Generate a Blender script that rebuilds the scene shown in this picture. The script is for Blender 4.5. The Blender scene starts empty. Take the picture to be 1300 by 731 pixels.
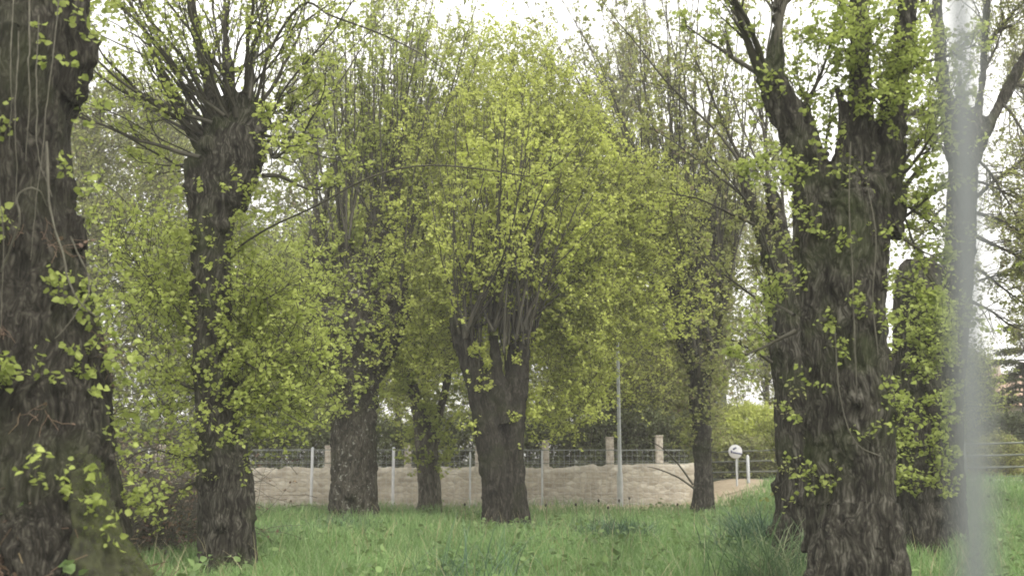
import bpy, math, numpy as np
from mathutils import Vector
rng = np.random.default_rng(7)
S = bpy.context.scene
COL = S.collection
HZ = .0021; F = 1300.0; CZ = 1.6; TH = math.atan(214.5/F)
ct, st = math.cos(TH), math.sin(TH)

def at(x, y, Y):
    """point that stands at depth Y metres and shows at photo pixel (x, y)"""
    a = (x-650)/F; b = (365.5-y)/F
    dy = ct - b*st; dz = st + b*ct
    k = Y/dy
    return np.array((a*k, Y, CZ+dz*k))

def smooth(a, b, v):
    t = np.clip((v-a)/(b-a), 0, 1); return t*t*(3-2*t)

# ------------------------------------------------------------------ noise
def _hash(ix, iy, iz, seed):
    h = (ix*374761393 + iy*668265263 + iz*1274126177 + seed*974711) & 0xffffffff
    h = ((h ^ (h >> 13))*1103515245) & 0xffffffff
    h = ((h ^ (h >> 16))*2246822519) & 0xffffffff
    return ((h ^ (h >> 15)) & 0xffff)/65535.0
def noise3(p, seed=0):
    p = np.asarray(p, float); i = np.floor(p).astype(np.int64); f = p-i; f = f*f*(3-2*f)
    out = 0
    for dx in (0, 1):
        for dy in (0, 1):
            for dz in (0, 1):
                w = (f[:, 0] if dx else 1-f[:, 0])*(f[:, 1] if dy else 1-f[:, 1])*(f[:, 2] if dz else 1-f[:, 2])
                out = out + w*_hash(i[:, 0]+dx, i[:, 1]+dy, i[:, 2]+dz, seed)
    return out*2-1

def ground_h(X, Y):
    X = np.asarray(X, float); Y = np.asarray(Y, float)
    z = 0.8*smooth(21, 31, Y)*smooth(4.6, 8.0, X)
    z = z + 0.14*smooth(26, 31, Y)*smooth(-2, 3.5, X)*(1-smooth(4.6, 8.0, X))
    z = z + 0.05*np.sin(X*0.6+1)*np.sin(Y*0.45)*smooth(60, 40, Y)
    dx, dy = X+4.4, Y-8.65
    z = z + 1.12*np.exp(-((dx*dx+dy*dy)/1.22**2)**1.3)          # root mound of the near tree
    return z
def gh(X, Y): return float(ground_h(X, Y))

# ------------------------------------------------------------------ object helpers
def mesh_obj(name, V, Q, mat, parent=None, T=None, smoothed=False, loc=None):
    V = np.ascontiguousarray(V, dtype=np.float32).reshape(-1, 3)
    Q = np.ascontiguousarray(Q, dtype=np.int32).reshape(-1, 4)
    T = np.zeros((0, 3), np.int32) if T is None else np.ascontiguousarray(T, dtype=np.int32).reshape(-1, 3)
    me = bpy.data.meshes.new(name)
    if loc is not None: V = V - np.array(loc, np.float32)
    me.vertices.add(len(V)); me.vertices.foreach_set('co', V.ravel())
    nl = len(Q)*4+len(T)*3
    me.loops.add(nl); me.loops.foreach_set('vertex_index', np.concatenate((Q.ravel(), T.ravel())))
    me.polygons.add(len(Q)+len(T))
    me.polygons.foreach_set('loop_start', np.concatenate((np.arange(len(Q))*4, len(Q)*4+np.arange(len(T))*3)).astype(np.int32))
    if smoothed: me.polygons.foreach_set('use_smooth', np.ones(len(Q)+len(T), bool))
    me.update(calc_edges=True); me.validate()
    if mat: me.materials.append(mat)
    o = bpy.data.objects.new(name, me); COL.objects.link(o)
    if loc is not None: o.location = loc
    if parent is not None: child(o, parent)
    return o
def child(o, parent):
    o.parent = parent
    return o
def tag(o, label=None, cat=None, group=None, kind=None):
    if label: o['label'] = label
    if cat: o['category'] = cat
    if group: o['group'] = group
    if kind: o['kind'] = kind
    return o
def empty(name, label, cat, loc, group=None):
    o = bpy.data.objects.new(name, None); COL.objects.link(o); o.location = loc
    o.empty_display_size = 0.3
    return tag(o, label, cat, group)
class Geo:
    def __init__(s): s.V = []; s.Q = []; s.n = 0
    def put(s, V, Q):
        V = np.asarray(V, float).reshape(-1, 3); Q = np.asarray(Q).reshape(-1, 4)
        s.V.append(V); s.Q.append(Q+s.n); s.n += len(V)
    def tubes(s, P, R, sides=4):
        """P (K,N,3), R (K,N)"""
        K, N, _ = P.shape
        if K == 0: return
        T = np.empty_like(P); T[:, 1:-1] = P[:, 2:]-P[:, :-2]; T[:, 0] = P[:, 1]-P[:, 0]; T[:, -1] = P[:, -1]-P[:, -2]
        T /= np.linalg.norm(T, axis=2, keepdims=True)+1e-9
        ov = P[:, -1]-P[:, 0]; ref = np.zeros((K, 3)); ref[np.arange(K), np.argmin(np.abs(ov), axis=1)] = 1
        A = np.cross(T, ref[:, None, :]); A /= np.linalg.norm(A, axis=2, keepdims=True)+1e-9
        B = np.cross(T, A)
        an = np.arange(sides)*2*np.pi/sides
        ring = P[:, :, None, :]+R[:, :, None, None]*(np.cos(an)[None, None, :, None]*A[:, :, None, :]+np.sin(an)[None, None, :, None]*B[:, :, None, :])
        idx = np.arange(K*N*sides).reshape(K, N, sides)
        a = idx[:, :-1]; b = np.roll(idx, -1, 2)[:, :-1]; c = np.roll(idx, -1, 2)[:, 1:]; d = idx[:, 1:]
        s.put(ring, np.stack((a, b, c, d), -1))
    def box(s, c, size, rz=0.0):
        c = np.array(c, float); h = np.array(size, float)/2
        v = np.array([(x, y, z) for x in (-1, 1) for y in (-1, 1) for z in (-1, 1)])*h
        cr, sr = math.cos(rz), math.sin(rz)
        v = np.stack((v[:, 0]*cr-v[:, 1]*sr, v[:, 0]*sr+v[:, 1]*cr, v[:, 2]), 1)+c
        s.put(v, [(0, 1, 3, 2), (4, 6, 7, 5), (0, 4, 5, 1), (2, 3, 7, 6), (0, 2, 6, 4), (1, 5, 7, 3)])
    def obj(s, name, mat, parent=None, sm=False, world_parent=None):
        o = mesh_obj(name, np.concatenate(s.V) if s.V else np.zeros((0, 3)), np.concatenate(s.Q) if s.Q else np.zeros((0, 4), int), mat, None, None, sm)
        if parent is not None:
            L = np.array(parent.location, np.float32)
            co = np.concatenate(s.V).astype(np.float32)-L
            o.data.vertices.foreach_set('co', co.ravel()); o.data.update()
            o.parent = parent
        return o

# ------------------------------------------------------------------ materials
def mat(name):
    m = bpy.data.materials.new(name); m.use_nodes = True
    nt = m.node_tree; nt.nodes.clear()
    return m, nt, nt.nodes, nt.links
def ramp(N, stops):
    r = N.new('ShaderNodeValToRGB'); e = r.color_ramp.elements
    while len(e) < len(stops): e.new(0.5)
    for k, (p, c) in enumerate(stops): e[k].position = p; e[k].color = (*c, 1)
    return r
def nz(N, L, coord, scale, detail=4, rough=0.55, vec=None):
    n = N.new('ShaderNodeTexNoise'); n.inputs['Scale'].default_value = scale; n.inputs['Detail'].default_value = detail
    n.inputs['Roughness'].default_value = rough
    src = coord
    if vec:
        mp = N.new('ShaderNodeMapping'); mp.inputs['Scale'].default_value = vec
        L.new(coord, mp.inputs['Vector']); src = mp.outputs['Vector']
    L.new(src, n.inputs['Vector']); return n
def mixc(N, L, fac, a, b):
    m = N.new('ShaderNodeMix'); m.data_type = 'RGBA'
    for sock, v in ((m.inputs[0], fac), (m.inputs[6], a), (m.inputs[7], b)):
        if hasattr(v, 'links') or hasattr(v, 'is_linked'): L.new(v, sock)
        elif isinstance(v, (int, float)): sock.default_value = v
        else: sock.default_value = (*v, 1)
    return m.outputs[2]
def leaf_mat(name, ca, cb, trans=0.45, cc=None):
    m, nt, N, L = mat(name)
    g = N.new('ShaderNodeNewGeometry')
    r = ramp(N, [(0, ca), (1, cb)] if cc is None else [(0, ca), (0.8, cb), (1, cc)])
    L.new(g.outputs['Random Per Island'], r.inputs[0])
    tc = N.new('ShaderNodeTexCoord')
    n = nz(N, L, tc.outputs['Object'], 0.9, 2)
    hs = N.new('ShaderNodeHueSaturation'); L.new(r.outputs[0], hs.inputs['Color'])
    mr = N.new('ShaderNodeMapRange'); mr.inputs[1].default_value = .3; mr.inputs[2].default_value = .7
    mr.inputs[3].default_value = 0.75; mr.inputs[4].default_value = 1.2
    L.new(n.outputs[0], mr.inputs[0]); L.new(mr.outputs[0], hs.inputs['Value'])
    b = N.new('ShaderNodeBsdfPrincipled'); b.inputs['Roughness'].default_value = 0.55
    b.inputs['Specular IOR Level'].default_value = 0.35
    L.new(hs.outputs[0], b.inputs['Base Color'])
    t = N.new('ShaderNodeBsdfTranslucent'); L.new(hs.outputs[0], t.inputs['Color'])
    mx = N.new('ShaderNodeMixShader'); mx.inputs[0].default_value = trans
    L.new(b.outputs[0], mx.inputs[1]); L.new(t.outputs[0], mx.inputs[2])
    o = N.new('ShaderNodeOutputMaterial'); L.new(mx.outputs[0], o.inputs[0])
    return m
def bark_mat(name, dark, mid, light, moss=0.35, fine=1.0, mosscol=(0.055, 0.075, 0.02), lich=None):
    m, nt, N, L = mat(name)
    tc = N.new('ShaderNodeTexCoord'); co = tc.outputs['Object']
    warp = nz(N, L, co, 2.0, 2)
    add = N.new('ShaderNodeVectorMath'); add.operation = 'MULTIPLY_ADD'
    L.new(warp.outputs['Color'], add.inputs[0]); add.inputs[1].default_value = (.35, .35, .35); L.new(co, add.inputs[2])
    v = N.new('ShaderNodeTexVoronoi'); v.feature = 'DISTANCE_TO_EDGE'; v.inputs['Scale'].default_value = 1.0
    mp = N.new('ShaderNodeMapping'); mp.inputs['Scale'].default_value = (30*fine, 30*fine, 2.6*fine); L.new(add.outputs[0], mp.inputs[0])
    L.new(mp.outputs[0], v.inputs['Vector'])
    n1 = nz(N, L, add.outputs[0], 1.0, 7, .72, (16*fine, 16*fine, 2.4*fine))
    n2 = nz(N, L, co, 1.3, 4)
    n3 = nz(N, L, co, 60, 3)
    mul = N.new('ShaderNodeMath'); mul.operation = 'MULTIPLY_ADD'; mul.use_clamp = True
    L.new(v.outputs['Distance'], mul.inputs[0]); mul.inputs[1].default_value = .55; L.new(n1.outputs[0], mul.inputs[2])
    r = ramp(N, [(0.42, dark), (0.58, mid), (0.85, light)]); L.new(mul.outputs[0], r.inputs[0])
    rm = ramp(N, [(0.5, (0, 0, 0)), (0.66, (moss*2.0,)*3)]); L.new(n2.outputs[0], rm.inputs[0])
    col = mixc(N, L, rm.outputs[0], r.outputs[0], mosscol)
    n4 = nz(N, L, co, 7, 5); rl = ramp(N, [(0.62, (0, 0, 0)), (0.72, (.5, .5, .5))]); L.new(n4.outputs[0], rl.inputs[0])
    col = mixc(N, L, rl.outputs[0], col, tuple(min(1, c*1.35) for c in light))
    if lich:
        n5 = nz(N, L, co, 11, 3, .6); r5 = ramp(N, [(.61, (0, 0, 0)), (.67, (.8, .8, .8))]); L.new(n5.outputs[0], r5.inputs[0])
        col = mixc(N, L, r5.outputs[0], col, lich)
    b = N.new('ShaderNodeBsdfPrincipled'); b.inputs['Roughness'].default_value = 0.93; b.inputs['Specular IOR Level'].default_value = .15
    L.new(col, b.inputs['Base Color'])
    ad = N.new('ShaderNodeMath'); ad.operation = 'MULTIPLY_ADD'; L.new(n3.outputs[0], ad.inputs[0]); ad.inputs[1].default_value = .25; L.new(mul.outputs[0], ad.inputs[2])
    bp = N.new('ShaderNodeBump'); bp.inputs['Strength'].default_value = 0.9; bp.inputs['Distance'].default_value = 0.03
    L.new(ad.outputs[0], bp.inputs['Height']); L.new(bp.outputs[0], b.inputs['Normal'])
    o = N.new('ShaderNodeOutputMaterial'); L.new(b.outputs[0], o.inputs[0])
    return m
def plain(name, a, b_, scale=6, rough=.8, metal=0.0, bump=0.2, vec=None):
    m, nt, N, L = mat(name)
    tc = N.new('ShaderNodeTexCoord'); n = nz(N, L, tc.outputs['Object'], scale, 5, .6, vec)
    r = ramp(N, [(.3, a), (.7, b_)]); L.new(n.outputs[0], r.inputs[0])
    b = N.new('ShaderNodeBsdfPrincipled'); b.inputs['Roughness'].default_value = rough; b.inputs['Metallic'].default_value = metal
    L.new(r.outputs[0], b.inputs['Base Color'])
    if bump:
        bp = N.new('ShaderNodeBump'); bp.inputs['Strength'].default_value = bump; bp.inputs['Distance'].default_value = .02
        L.new(n.outputs[0], bp.inputs['Height']); L.new(bp.outputs[0], b.inputs['Normal'])
    o = N.new('ShaderNodeOutputMaterial'); L.new(b.outputs[0], o.inputs[0])
    return m
def stone_mat(name, scale=(4.4, 4.4, 8)):
    m, nt, N, L = mat(name)
    tc = N.new('ShaderNodeTexCoord'); mp = N.new('ShaderNodeMapping'); mp.inputs['Scale'].default_value = scale
    w = nz(N, L, tc.outputs['Object'], 3, 3)
    add = N.new('ShaderNodeVectorMath'); add.operation = 'MULTIPLY_ADD'; L.new(w.outputs['Color'], add.inputs[0]); add.inputs[1].default_value = (.12, .12, .12)
    L.new(tc.outputs['Object'], add.inputs[2]); L.new(add.outputs[0], mp.inputs[0])
    v = N.new('ShaderNodeTexVoronoi'); v.inputs['Scale'].default_value = 1; L.new(mp.outputs[0], v.inputs['Vector'])
    e = N.new('ShaderNodeTexVoronoi'); e.feature = 'DISTANCE_TO_EDGE'; e.inputs['Scale'].default_value = 1; L.new(mp.outputs[0], e.inputs['Vector'])
    sep = N.new('ShaderNodeSeparateColor'); L.new(v.outputs['Color'], sep.inputs[0])
    r = ramp(N, [(0, (.36, .32, .255)), (.35, (.50, .455, .37)), (.7, (.58, .54, .44)), (1, (.70, .67, .58))]); L.new(sep.outputs[0], r.inputs[0])
    n = nz(N, L, tc.outputs['Object'], 9, 6, .7); rn = ramp(N, [(.3, (.72, .68, .62)), (.6, (1, 1, 1))]); L.new(n.outputs[0], rn.inputs[0])
    mm = N.new('ShaderNodeMix'); mm.data_type = 'RGBA'; mm.blend_type = 'MULTIPLY'; mm.inputs[0].default_value = 1
    L.new(r.outputs[0], mm.inputs[6]); L.new(rn.outputs[0], mm.inputs[7])
    re = ramp(N, [(0.02, (.6, .6, .6)), (.35, (0, 0, 0))]); L.new(e.outputs['Distance'], re.inputs[0])
    col = mixc(N, L, re.outputs[0], mm.outputs[2], (.42, .38, .31))
    b = N.new('ShaderNodeBsdfPrincipled'); b.inputs['Roughness'].default_value = .95
    L.new(col, b.inputs['Base Color'])
    r2 = ramp(N, [(0, (0, 0, 0)), (.25, (1, 1, 1))]); L.new(e.outputs['Distance'], r2.inputs[0])
    bp = N.new('ShaderNodeBump'); bp.inputs['Strength'].default_value = .5; bp.inputs['Distance'].default_value = .02
    L.new(r2.outputs[0], bp.inputs['Height']); L.new(bp.outputs[0], b.inputs['Normal'])
    o = N.new('ShaderNodeOutputMaterial'); L.new(b.outputs[0], o.inputs[0])
    return m

M = {}
M['leaf_bright'] = leaf_mat('leaf_bright', (.45, .50, .105), (.64, .69, .20), .53)
M['leaf_fresh'] = leaf_mat('leaf_fresh', (.32, .38, .085), (.54, .60, .17), .52)
M['leaf_near'] = leaf_mat('leaf_near', (.27, .33, .075), (.48, .55, .15), .5)
M['leaf_olive'] = leaf_mat('leaf_olive', (.24, .27, .085), (.43, .46, .16), .48, (.26, .21, .14))
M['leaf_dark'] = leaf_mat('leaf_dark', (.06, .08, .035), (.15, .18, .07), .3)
M['leaf_mid'] = leaf_mat('leaf_mid', (.09, .11, .05), (.22, .25, .10), .35)
M['leaf_dry'] = leaf_mat('leaf_dry', (.10, .06, .04), (.22, .15, .10), .2, (.26, .20, .10))
M['grass'] = leaf_mat('grass', (.135, .25, .075), (.26, .40, .145), .42, (.42, .48, .26))
M['tuft'] = leaf_mat('tuft', (.045, .095, .055), (.11, .19, .11), .3)
M['weed'] = leaf_mat('weed', (.11, .17, .06), (.22, .32, .11), .35)
M['straw'] = leaf_mat('straw', (.30, .27, .14), (.48, .43, .26), .3)
M['tuft_dry'] = leaf_mat('tuft_dry', (.06, .13, .055), (.20, .29, .13), .35, (.42, .42, .26))
M['bark'] = bark_mat('bark', (.008, .0072, .0055), (.038, .035, .027), (.145, .138, .112), .2)
M['bark_lichen'] = bark_mat('bark_lichen', (.010, .009, .007), (.045, .04, .029), (.16, .15, .12), .15, 1.0, (.05, .06, .02), (.30, .30, .26))
M['bark_moss'] = bark_mat('bark_moss', (.008, .007, .005), (.028, .0255, .0195), (.098, .09, .072), .25, 1.0, (.035, .042, .016))
M['bark_far'] = bark_mat('bark_far', (.03, .027, .02), (.10, .09, .07), (.24, .22, .18), .2, .6)
M['twig'] = plain('twig', (.027, .025, .017), (.072, .066, .044), 3, .85, 0, 0)
M['twig_far'] = plain('twig_far', (.045, .041, .028), (.11, .10, .068), 2, .9, 0, 0)
M['vine'] = plain('vine', (.06, .055, .04), (.14, .13, .095), 9, .85)
M['moss'] = plain('moss', (.018, .017, .011), (.05, .055, .018), 9, .95, 0, 1)
M['mossy'] = leaf_mat('mossy', (.045, .06, .012), (.12, .15, .025), .2)
M['stone'] = stone_mat('stone')
M['pillar'] = plain('pillar', (.22, .18, .14), (.62, .57, .48), 9, .9, 0, .6)
M['dirt'] = plain('dirt', (.25, .19, .12), (.42, .35, .25), 3, .95, 0, .5)
M['galv'] = plain('galv', (.38, .40, .40), (.55, .57, .57), 4, .55, .3, 0)
M['rail'] = plain('rail', (.11, .125, .10), (.22, .235, .20), 4, .6, .2, 0)
M['white'] = plain('white', (.42, .43, .44), (.60, .60, .60), 5, .6, 0, 0)
M['signink'] = plain('signink', (.05, .06, .13), (.09, .10, .18), 5, .5, 0, 0)
M['kerb'] = plain('kerb', (.5, .5, .46), (.68, .68, .62), 5, .9)
M['plaster'] = plain('plaster', (.20, .22, .26), (.28, .30, .34), 1.5, .9)
M['plaster_warm'] = plain('plaster_warm', (.55, .48, .38), (.68, .62, .5), 1.5, .9)
M['slate'] = plain('slate', (.30, .31, .33), (.45, .46, .48), 3, .6)
M['glass'] = plain('glass', (.03, .035, .04), (.06, .07, .08), 2, .15, 0, 0)
M['postmetal'] = plain('postmetal', (.15, .165, .165), (.20, .215, .21), 1.5, .6, .2, 0)
# roof tiles
def tile_mat():
    m, nt, N, L = mat('roof_tiles')
    tc = N.new('ShaderNodeTexCoord'); w = N.new('ShaderNodeTexWave'); w.inputs['Scale'].default_value = 2.4; w.inputs['Distortion'].default_value = .3
    L.new(tc.outputs['Object'], w.inputs['Vector'])
    n = nz(N, L, tc.outputs['Object'], 4, 5)
    r = ramp(N, [(.3, (.44, .29, .20)), (.7, (.64, .47, .35))]); L.new(n.outputs[0], r.inputs[0])
    b = N.new('ShaderNodeBsdfPrincipled'); b.inputs['Roughness'].default_value = .9; L.new(r.outputs[0], b.inputs['Base Color'])
    bp = N.new('ShaderNodeBump'); bp.inputs['Distance'].default_value = .05; L.new(w.outputs[0], bp.inputs['Height']); L.new(bp.outputs[0], b.inputs['Normal'])
    o = N.new('ShaderNodeOutputMaterial'); L.new(b.outputs[0], o.inputs[0]); return m
M['tile'] = tile_mat()
def ground_mat():
    m, nt, N, L = mat('meadow_ground')
    tc = N.new('ShaderNodeTexCoord'); n = nz(N, L, tc.outputs['Object'], .8, 8, .7); n2 = nz(N, L, tc.outputs['Object'], 14, 5, .7)
    r = ramp(N, [(.3, (.045, .075, .025)), (.6, (.08, .12, .04)), (.8, (.13, .12, .07))]); L.new(n.outputs[0], r.inputs[0])
    c = mixc(N, L, n2.outputs[0], r.outputs[0], (.07, .055, .035))
    b = N.new('ShaderNodeBsdfPrincipled'); b.inputs['Roughness'].default_value = .97; L.new(c, b.inputs['Base Color'])
    bp = N.new('ShaderNodeBump'); bp.inputs['Distance'].default_value = .05; L.new(n2.outputs[0], bp.inputs['Height']); L.new(bp.outputs[0], b.inputs['Normal'])
    o = N.new('ShaderNodeOutputMaterial'); L.new(b.outputs[0], o.inputs[0]); return m
M['ground'] = ground_mat()

# ------------------------------------------------------------------ growing
UP = np.array((0, 0, 1.0))
def unit(v): return v/(np.linalg.norm(v, axis=-1, keepdims=True)+1e-9)
def grow(S0, D, Ln, n, wander=.15, up=0.0):
    K = len(S0); P = np.empty((K, n, 3)); P[:, 0] = S0; d = unit(np.asarray(D, float)); Ln = np.broadcast_to(Ln, (K,))
    upv = np.broadcast_to(up, (K,))
    for i in range(1, n):
        d = unit(d+rng.normal(0, wander, (K, 3))+upv[:, None]*UP)
        P[:, i] = P[:, i-1]+d*(Ln/(n-1))[:, None]
    return P
def taper(r0, r1, n, K, pw=1.0):
    t = np.linspace(0, 1, n)**pw
    r0 = np.broadcast_to(r0, (K,)); r1 = np.broadcast_to(r1, (K,))
    return r0[:, None]*(1-t)+r1[:, None]*t
def kids(P, m, t0=.25, t1=1.0, spread=.8):
    """m side starts on each line: points, directions, fraction along"""
    K, N, _ = P.shape
    t = rng.uniform(t0, t1, (K, m))*(N-1.001); i = t.astype(int); f = (t-i)[..., None]
    k = np.arange(K)[:, None]
    s = P[k, i]*(1-f)+P[k, i+1]*f; d = unit(P[k, i+1]-P[k, i])
    r = unit(rng.normal(0, 1, (K, m, 3))); r = unit(r-(r*d).sum(-1, keepdims=True)*d)
    d = unit(d+r*spread*rng.uniform(.6, 1.3, (K, m, 1)))
    return s.reshape(-1, 3), d.reshape(-1, 3), (t/(N-1)).reshape(-1), np.repeat(np.arange(K), m)
LEAF = np.array([(0, 0, 0), (.43, .28, .10), (.36, .66, .06), (0, 1.05, -.10), (-.36, .66, .06), (-.43, .28, .10)])
LQ = np.array([(0, 1, 2, 3), (0, 3, 4, 5)])
def leaves(g, pos, size, droop=.25, flat=.9, out=None):
    K = len(pos)
    if not K: return
    a = rng.normal(0, 1, (K, 3)); a[:, 2] *= .5; a[:, 2] -= droop
    if out is not None: a += out
    a = unit(a)
    nrm = rng.normal(0, 1, (K, 3))*flat+UP; nrm = unit(nrm-(nrm*a).sum(-1, keepdims=True)*a)
    b = np.cross(a, nrm); s = np.broadcast_to(size, (K,))*rng.uniform(.55, 1.25, K)
    V = pos[:, None, :]+s[:, None, None]*(LEAF[None, :, :1]*b[:, None, :]+LEAF[None, :, 1:2]*a[:, None, :]+LEAF[None, :, 2:]*nrm[:, None, :])
    Q = LQ[None]+(np.arange(K)*6)[:, None, None]
    g.put(V, Q)
def leaf_nodes(g, P, nodes, per, size, t0=.15, jit=.03, **k):
    s, d, t, i = kids(P, nodes, t0, 1.0, .1)
    s = np.repeat(s, per, axis=0)+rng.normal(0, jit, (len(s)*per, 3))
    leaves(g, s, size, **k)

def trunk_mesh(name, stems, m, parent, voxel=.03, amp=(.05, .02), blobs=0, sides=14, keep=None):
    """stems: lists of ((x,y,z), r). Merged into one skin, then given flutes, burls and fissures."""
    vs, fs = [], []
    for st_ in stems:
        P = np.array([s[0] for s in st_]); R = np.array([s[1] for s in st_])
        n = max(4, int(np.linalg.norm(np.diff(P, axis=0), axis=1).sum()/.15))
        u = np.linspace(0, len(P)-1, n); k = np.arange(len(P))
        # smooth interpolation
        def ci(c):
            i = np.clip(u.astype(int), 0, len(P)-2); f = u-i
            m_ = np.gradient(c) if len(c) > 2 else np.array([c[1]-c[0]]*2)
            return (2*f**3-3*f**2+1)*c[i]+(f**3-2*f**2+f)*m_[i]+(-2*f**3+3*f**2)*c[i+1]+(f**3-f**2)*m_[i+1]
        PP = np.stack([ci(P[:, j]) for j in range(3)], 1); RR = np.maximum(ci(R), .01)
        g = Geo(); g.tubes(PP[None], RR[None], sides); b = len(vs)
        vs += [tuple(v) for v in np.concatenate(g.V)]; fs += [tuple(int(i)+b for i in q) for q in np.concatenate(g.Q)]
        fs.append(tuple(range(b+sides-1, b-1, -1))); e = len(vs)
        fs.append(tuple(range(e-sides, e)))
        for _ in range(int(blobs*len(PP)/10)):
            j = rng.integers(1, len(PP)-1); a = rng.uniform(0, 6.28); rr = RR[j]*rng.uniform(.22, .42)
            c = PP[j]+np.array((math.cos(a), math.sin(a), 0))*RR[j]*.85
            q = Geo(); h = np.linspace(-1, 1, 6); q.tubes((c+np.outer(h*rr, UP))[None], (rr*np.sqrt(np.clip(1-h**2, .02, 1)))[None], 8); b = len(vs)
            vs += [tuple(v) for v in np.concatenate(q.V)]; fs += [tuple(int(i)+b for i in x) for x in np.concatenate(q.Q)]
            fs.append(tuple(range(b+7, b-1, -1))); e = len(vs); fs.append(tuple(range(e-8, e)))
    me = bpy.data.meshes.new('tmp'); me.from_pydata(vs, [], fs); me.update()
    o = bpy.data.objects.new(name, me); COL.objects.link(o)
    md = o.modifiers.new('r', 'REMESH'); md.mode = 'VOXEL'; md.voxel_size = voxel
    sm = o.modifiers.new('s', 'SMOOTH'); sm.iterations = 3; sm.factor = .6
    dg = bpy.context.evaluated_depsgraph_get(); dg.update()
    me2 = bpy.data.meshes.new_from_object(o.evaluated_get(dg)); o.modifiers.clear(); o.data = me2; me2.name = name
    bpy.data.meshes.remove(me)
    n = len(me2.vertices); co = np.empty(n*3); me2.vertices.foreach_get('co', co); co = co.reshape(-1, 3)
    no = np.empty(n*3); me2.vertices.foreach_get('normal', no); no = no.reshape(-1, 3)
    sd = int(rng.integers(1e5))
    low = noise3(co*(2.2, 2.2, .55), sd)+.6*noise3(co*(4.5, 4.5, 1.6), sd+1)
    warp = noise3(co*1.5, sd+2)[:, None]*.25
    q = co+warp
    fis = 1-np.abs(noise3(q*(11, 11, 1.7), sd+3))*2.2
    fis2 = 1-np.abs(noise3(q*(19, 19, 4), sd+4))*2.2
    knob = np.clip(noise3(co*(3.4, 3.4, 3.0), sd+5)-.35, 0, 1)
    disp = amp[0]*low+amp[0]*1.6*knob-amp[1]*np.clip(fis, 0, 1)-amp[1]*.5*np.clip(fis2, 0, 1)
    co = co+no*disp[:, None]
    L0 = np.array(parent.location) if parent is not None else np.zeros(3)
    me2.vertices.foreach_set('co', (co-L0).ravel()); me2.update()
    me2.polygons.foreach_set('use_smooth', np.ones(len(me2.polygons), bool))
    me2.materials.clear(); me2.materials.append(m)
    if parent is not None: o.parent = parent
    return o, co, no
WS = 1.0
def px(d, pts):
    """pixel stems: (x, y, half width px[, depth offset])"""
    out = []
    for p in pts:
        dd = d+(p[3] if len(p) > 3 else 0)
        out.append((at(p[0], p[1], dd), p[2]/F*dd*WS))
    return out
def bez(pts, n):
    P = np.array(pts, float); u = np.linspace(0, len(P)-1, n); i = np.clip(u.astype(int), 0, len(P)-2); f = (u-i)[:, None]
    m_ = np.gradient(P, axis=0)
    return (2*f**3-3*f**2+1)*P[i]+(f**3-2*f**2+f)*m_[i]+(-2*f**3+3*f**2)*P[i+1]+(f**3-f**2)*m_[i+1]
def sprouts(gt, gl, co, no, n, length, size, zr=None, per=3, nodes=4, sel=None, up=.12, r=.004, parent=None):
    w = np.ones(len(co), bool)
    if zr: w &= (co[:, 2] > zr[0]) & (co[:, 2] < zr[1])
    if sel is not None: w &= sel(co, no)
    idx = np.flatnonzero(w)
    if not len(idx): return
    # clumped: bursts of shoots from a few spots
    nb = max(1, n//4); c = rng.choice(idx, nb)
    k = np.repeat(c, 4)
    D = unit(no[k]*1.0+rng.normal(0, .5, (len(k), 3))+UP*.35)
    Ln = rng.uniform(.35, 1, len(k))*length
    P = grow(co[k]-no[k]*.02, D, Ln, 6, .2, up)
    if parent is not None:
        for c0 in range(0, len(k), 4):
            g1, g2 = Geo(), Geo(); g1.tubes(P[c0:c0+4], taper(r, r*.35, 6, 4), 3); leaf_nodes(g2, P[c0:c0+4], nodes, per, size, .35)
            a = g1.obj('sprout', M['twig'], parent); b = g2.obj('leaves', M['leaf_near'], parent); b.parent = a
        return
    gt.tubes(P, taper(r, r*.35, 6, len(k)), 3)
    leaf_nodes(gl, P, nodes, per, size, .35)
def shoots(gt, gl, starts, dirs, lens, r0, size, up=.05, wander=.06, n=12, side=7, side_len=.9, tw=3, nodes=3, per=2, t0=.25, sides=5, tup=.04, leafy=1.0):
    P = grow(starts, dirs, lens, n, wander, up)
    R = taper(r0, .005, n, len(P), .8); gt.tubes(P, R, sides)
    s, d, t, i = kids(P, side, t0, 1, .75)
    L1 = side_len*rng.uniform(.4, 1.2, len(s))*(1.15-.7*t)*np.broadcast_to(lens, (len(P),))[i]/np.mean(lens)
    P1 = grow(s, d+UP*.25, L1, 7, .14, tup); gt.tubes(P1, taper(.3*np.broadcast_to(r0, (len(P),))[i]*(1.1-.7*t)+.002, .002, 7, len(P1)), 3)
    s, d, t, i = kids(P1, tw, .2, 1, .7)
    P2 = grow(s, d, L1[i]*rng.uniform(.25, .55, len(s)), 5, .18, .02); gt.tubes(P2, taper(.0045, .0018, 5, len(P2)), 3)
    if leafy > 0:
        k = rng.random(len(P2)) < leafy
        leaf_nodes(gl, P2[k], nodes, per, size, .3)
        k = rng.random(len(P1)) < leafy
        leaf_nodes(gl, P1[k], nodes+1, per, size, .3)
    return P
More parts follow.
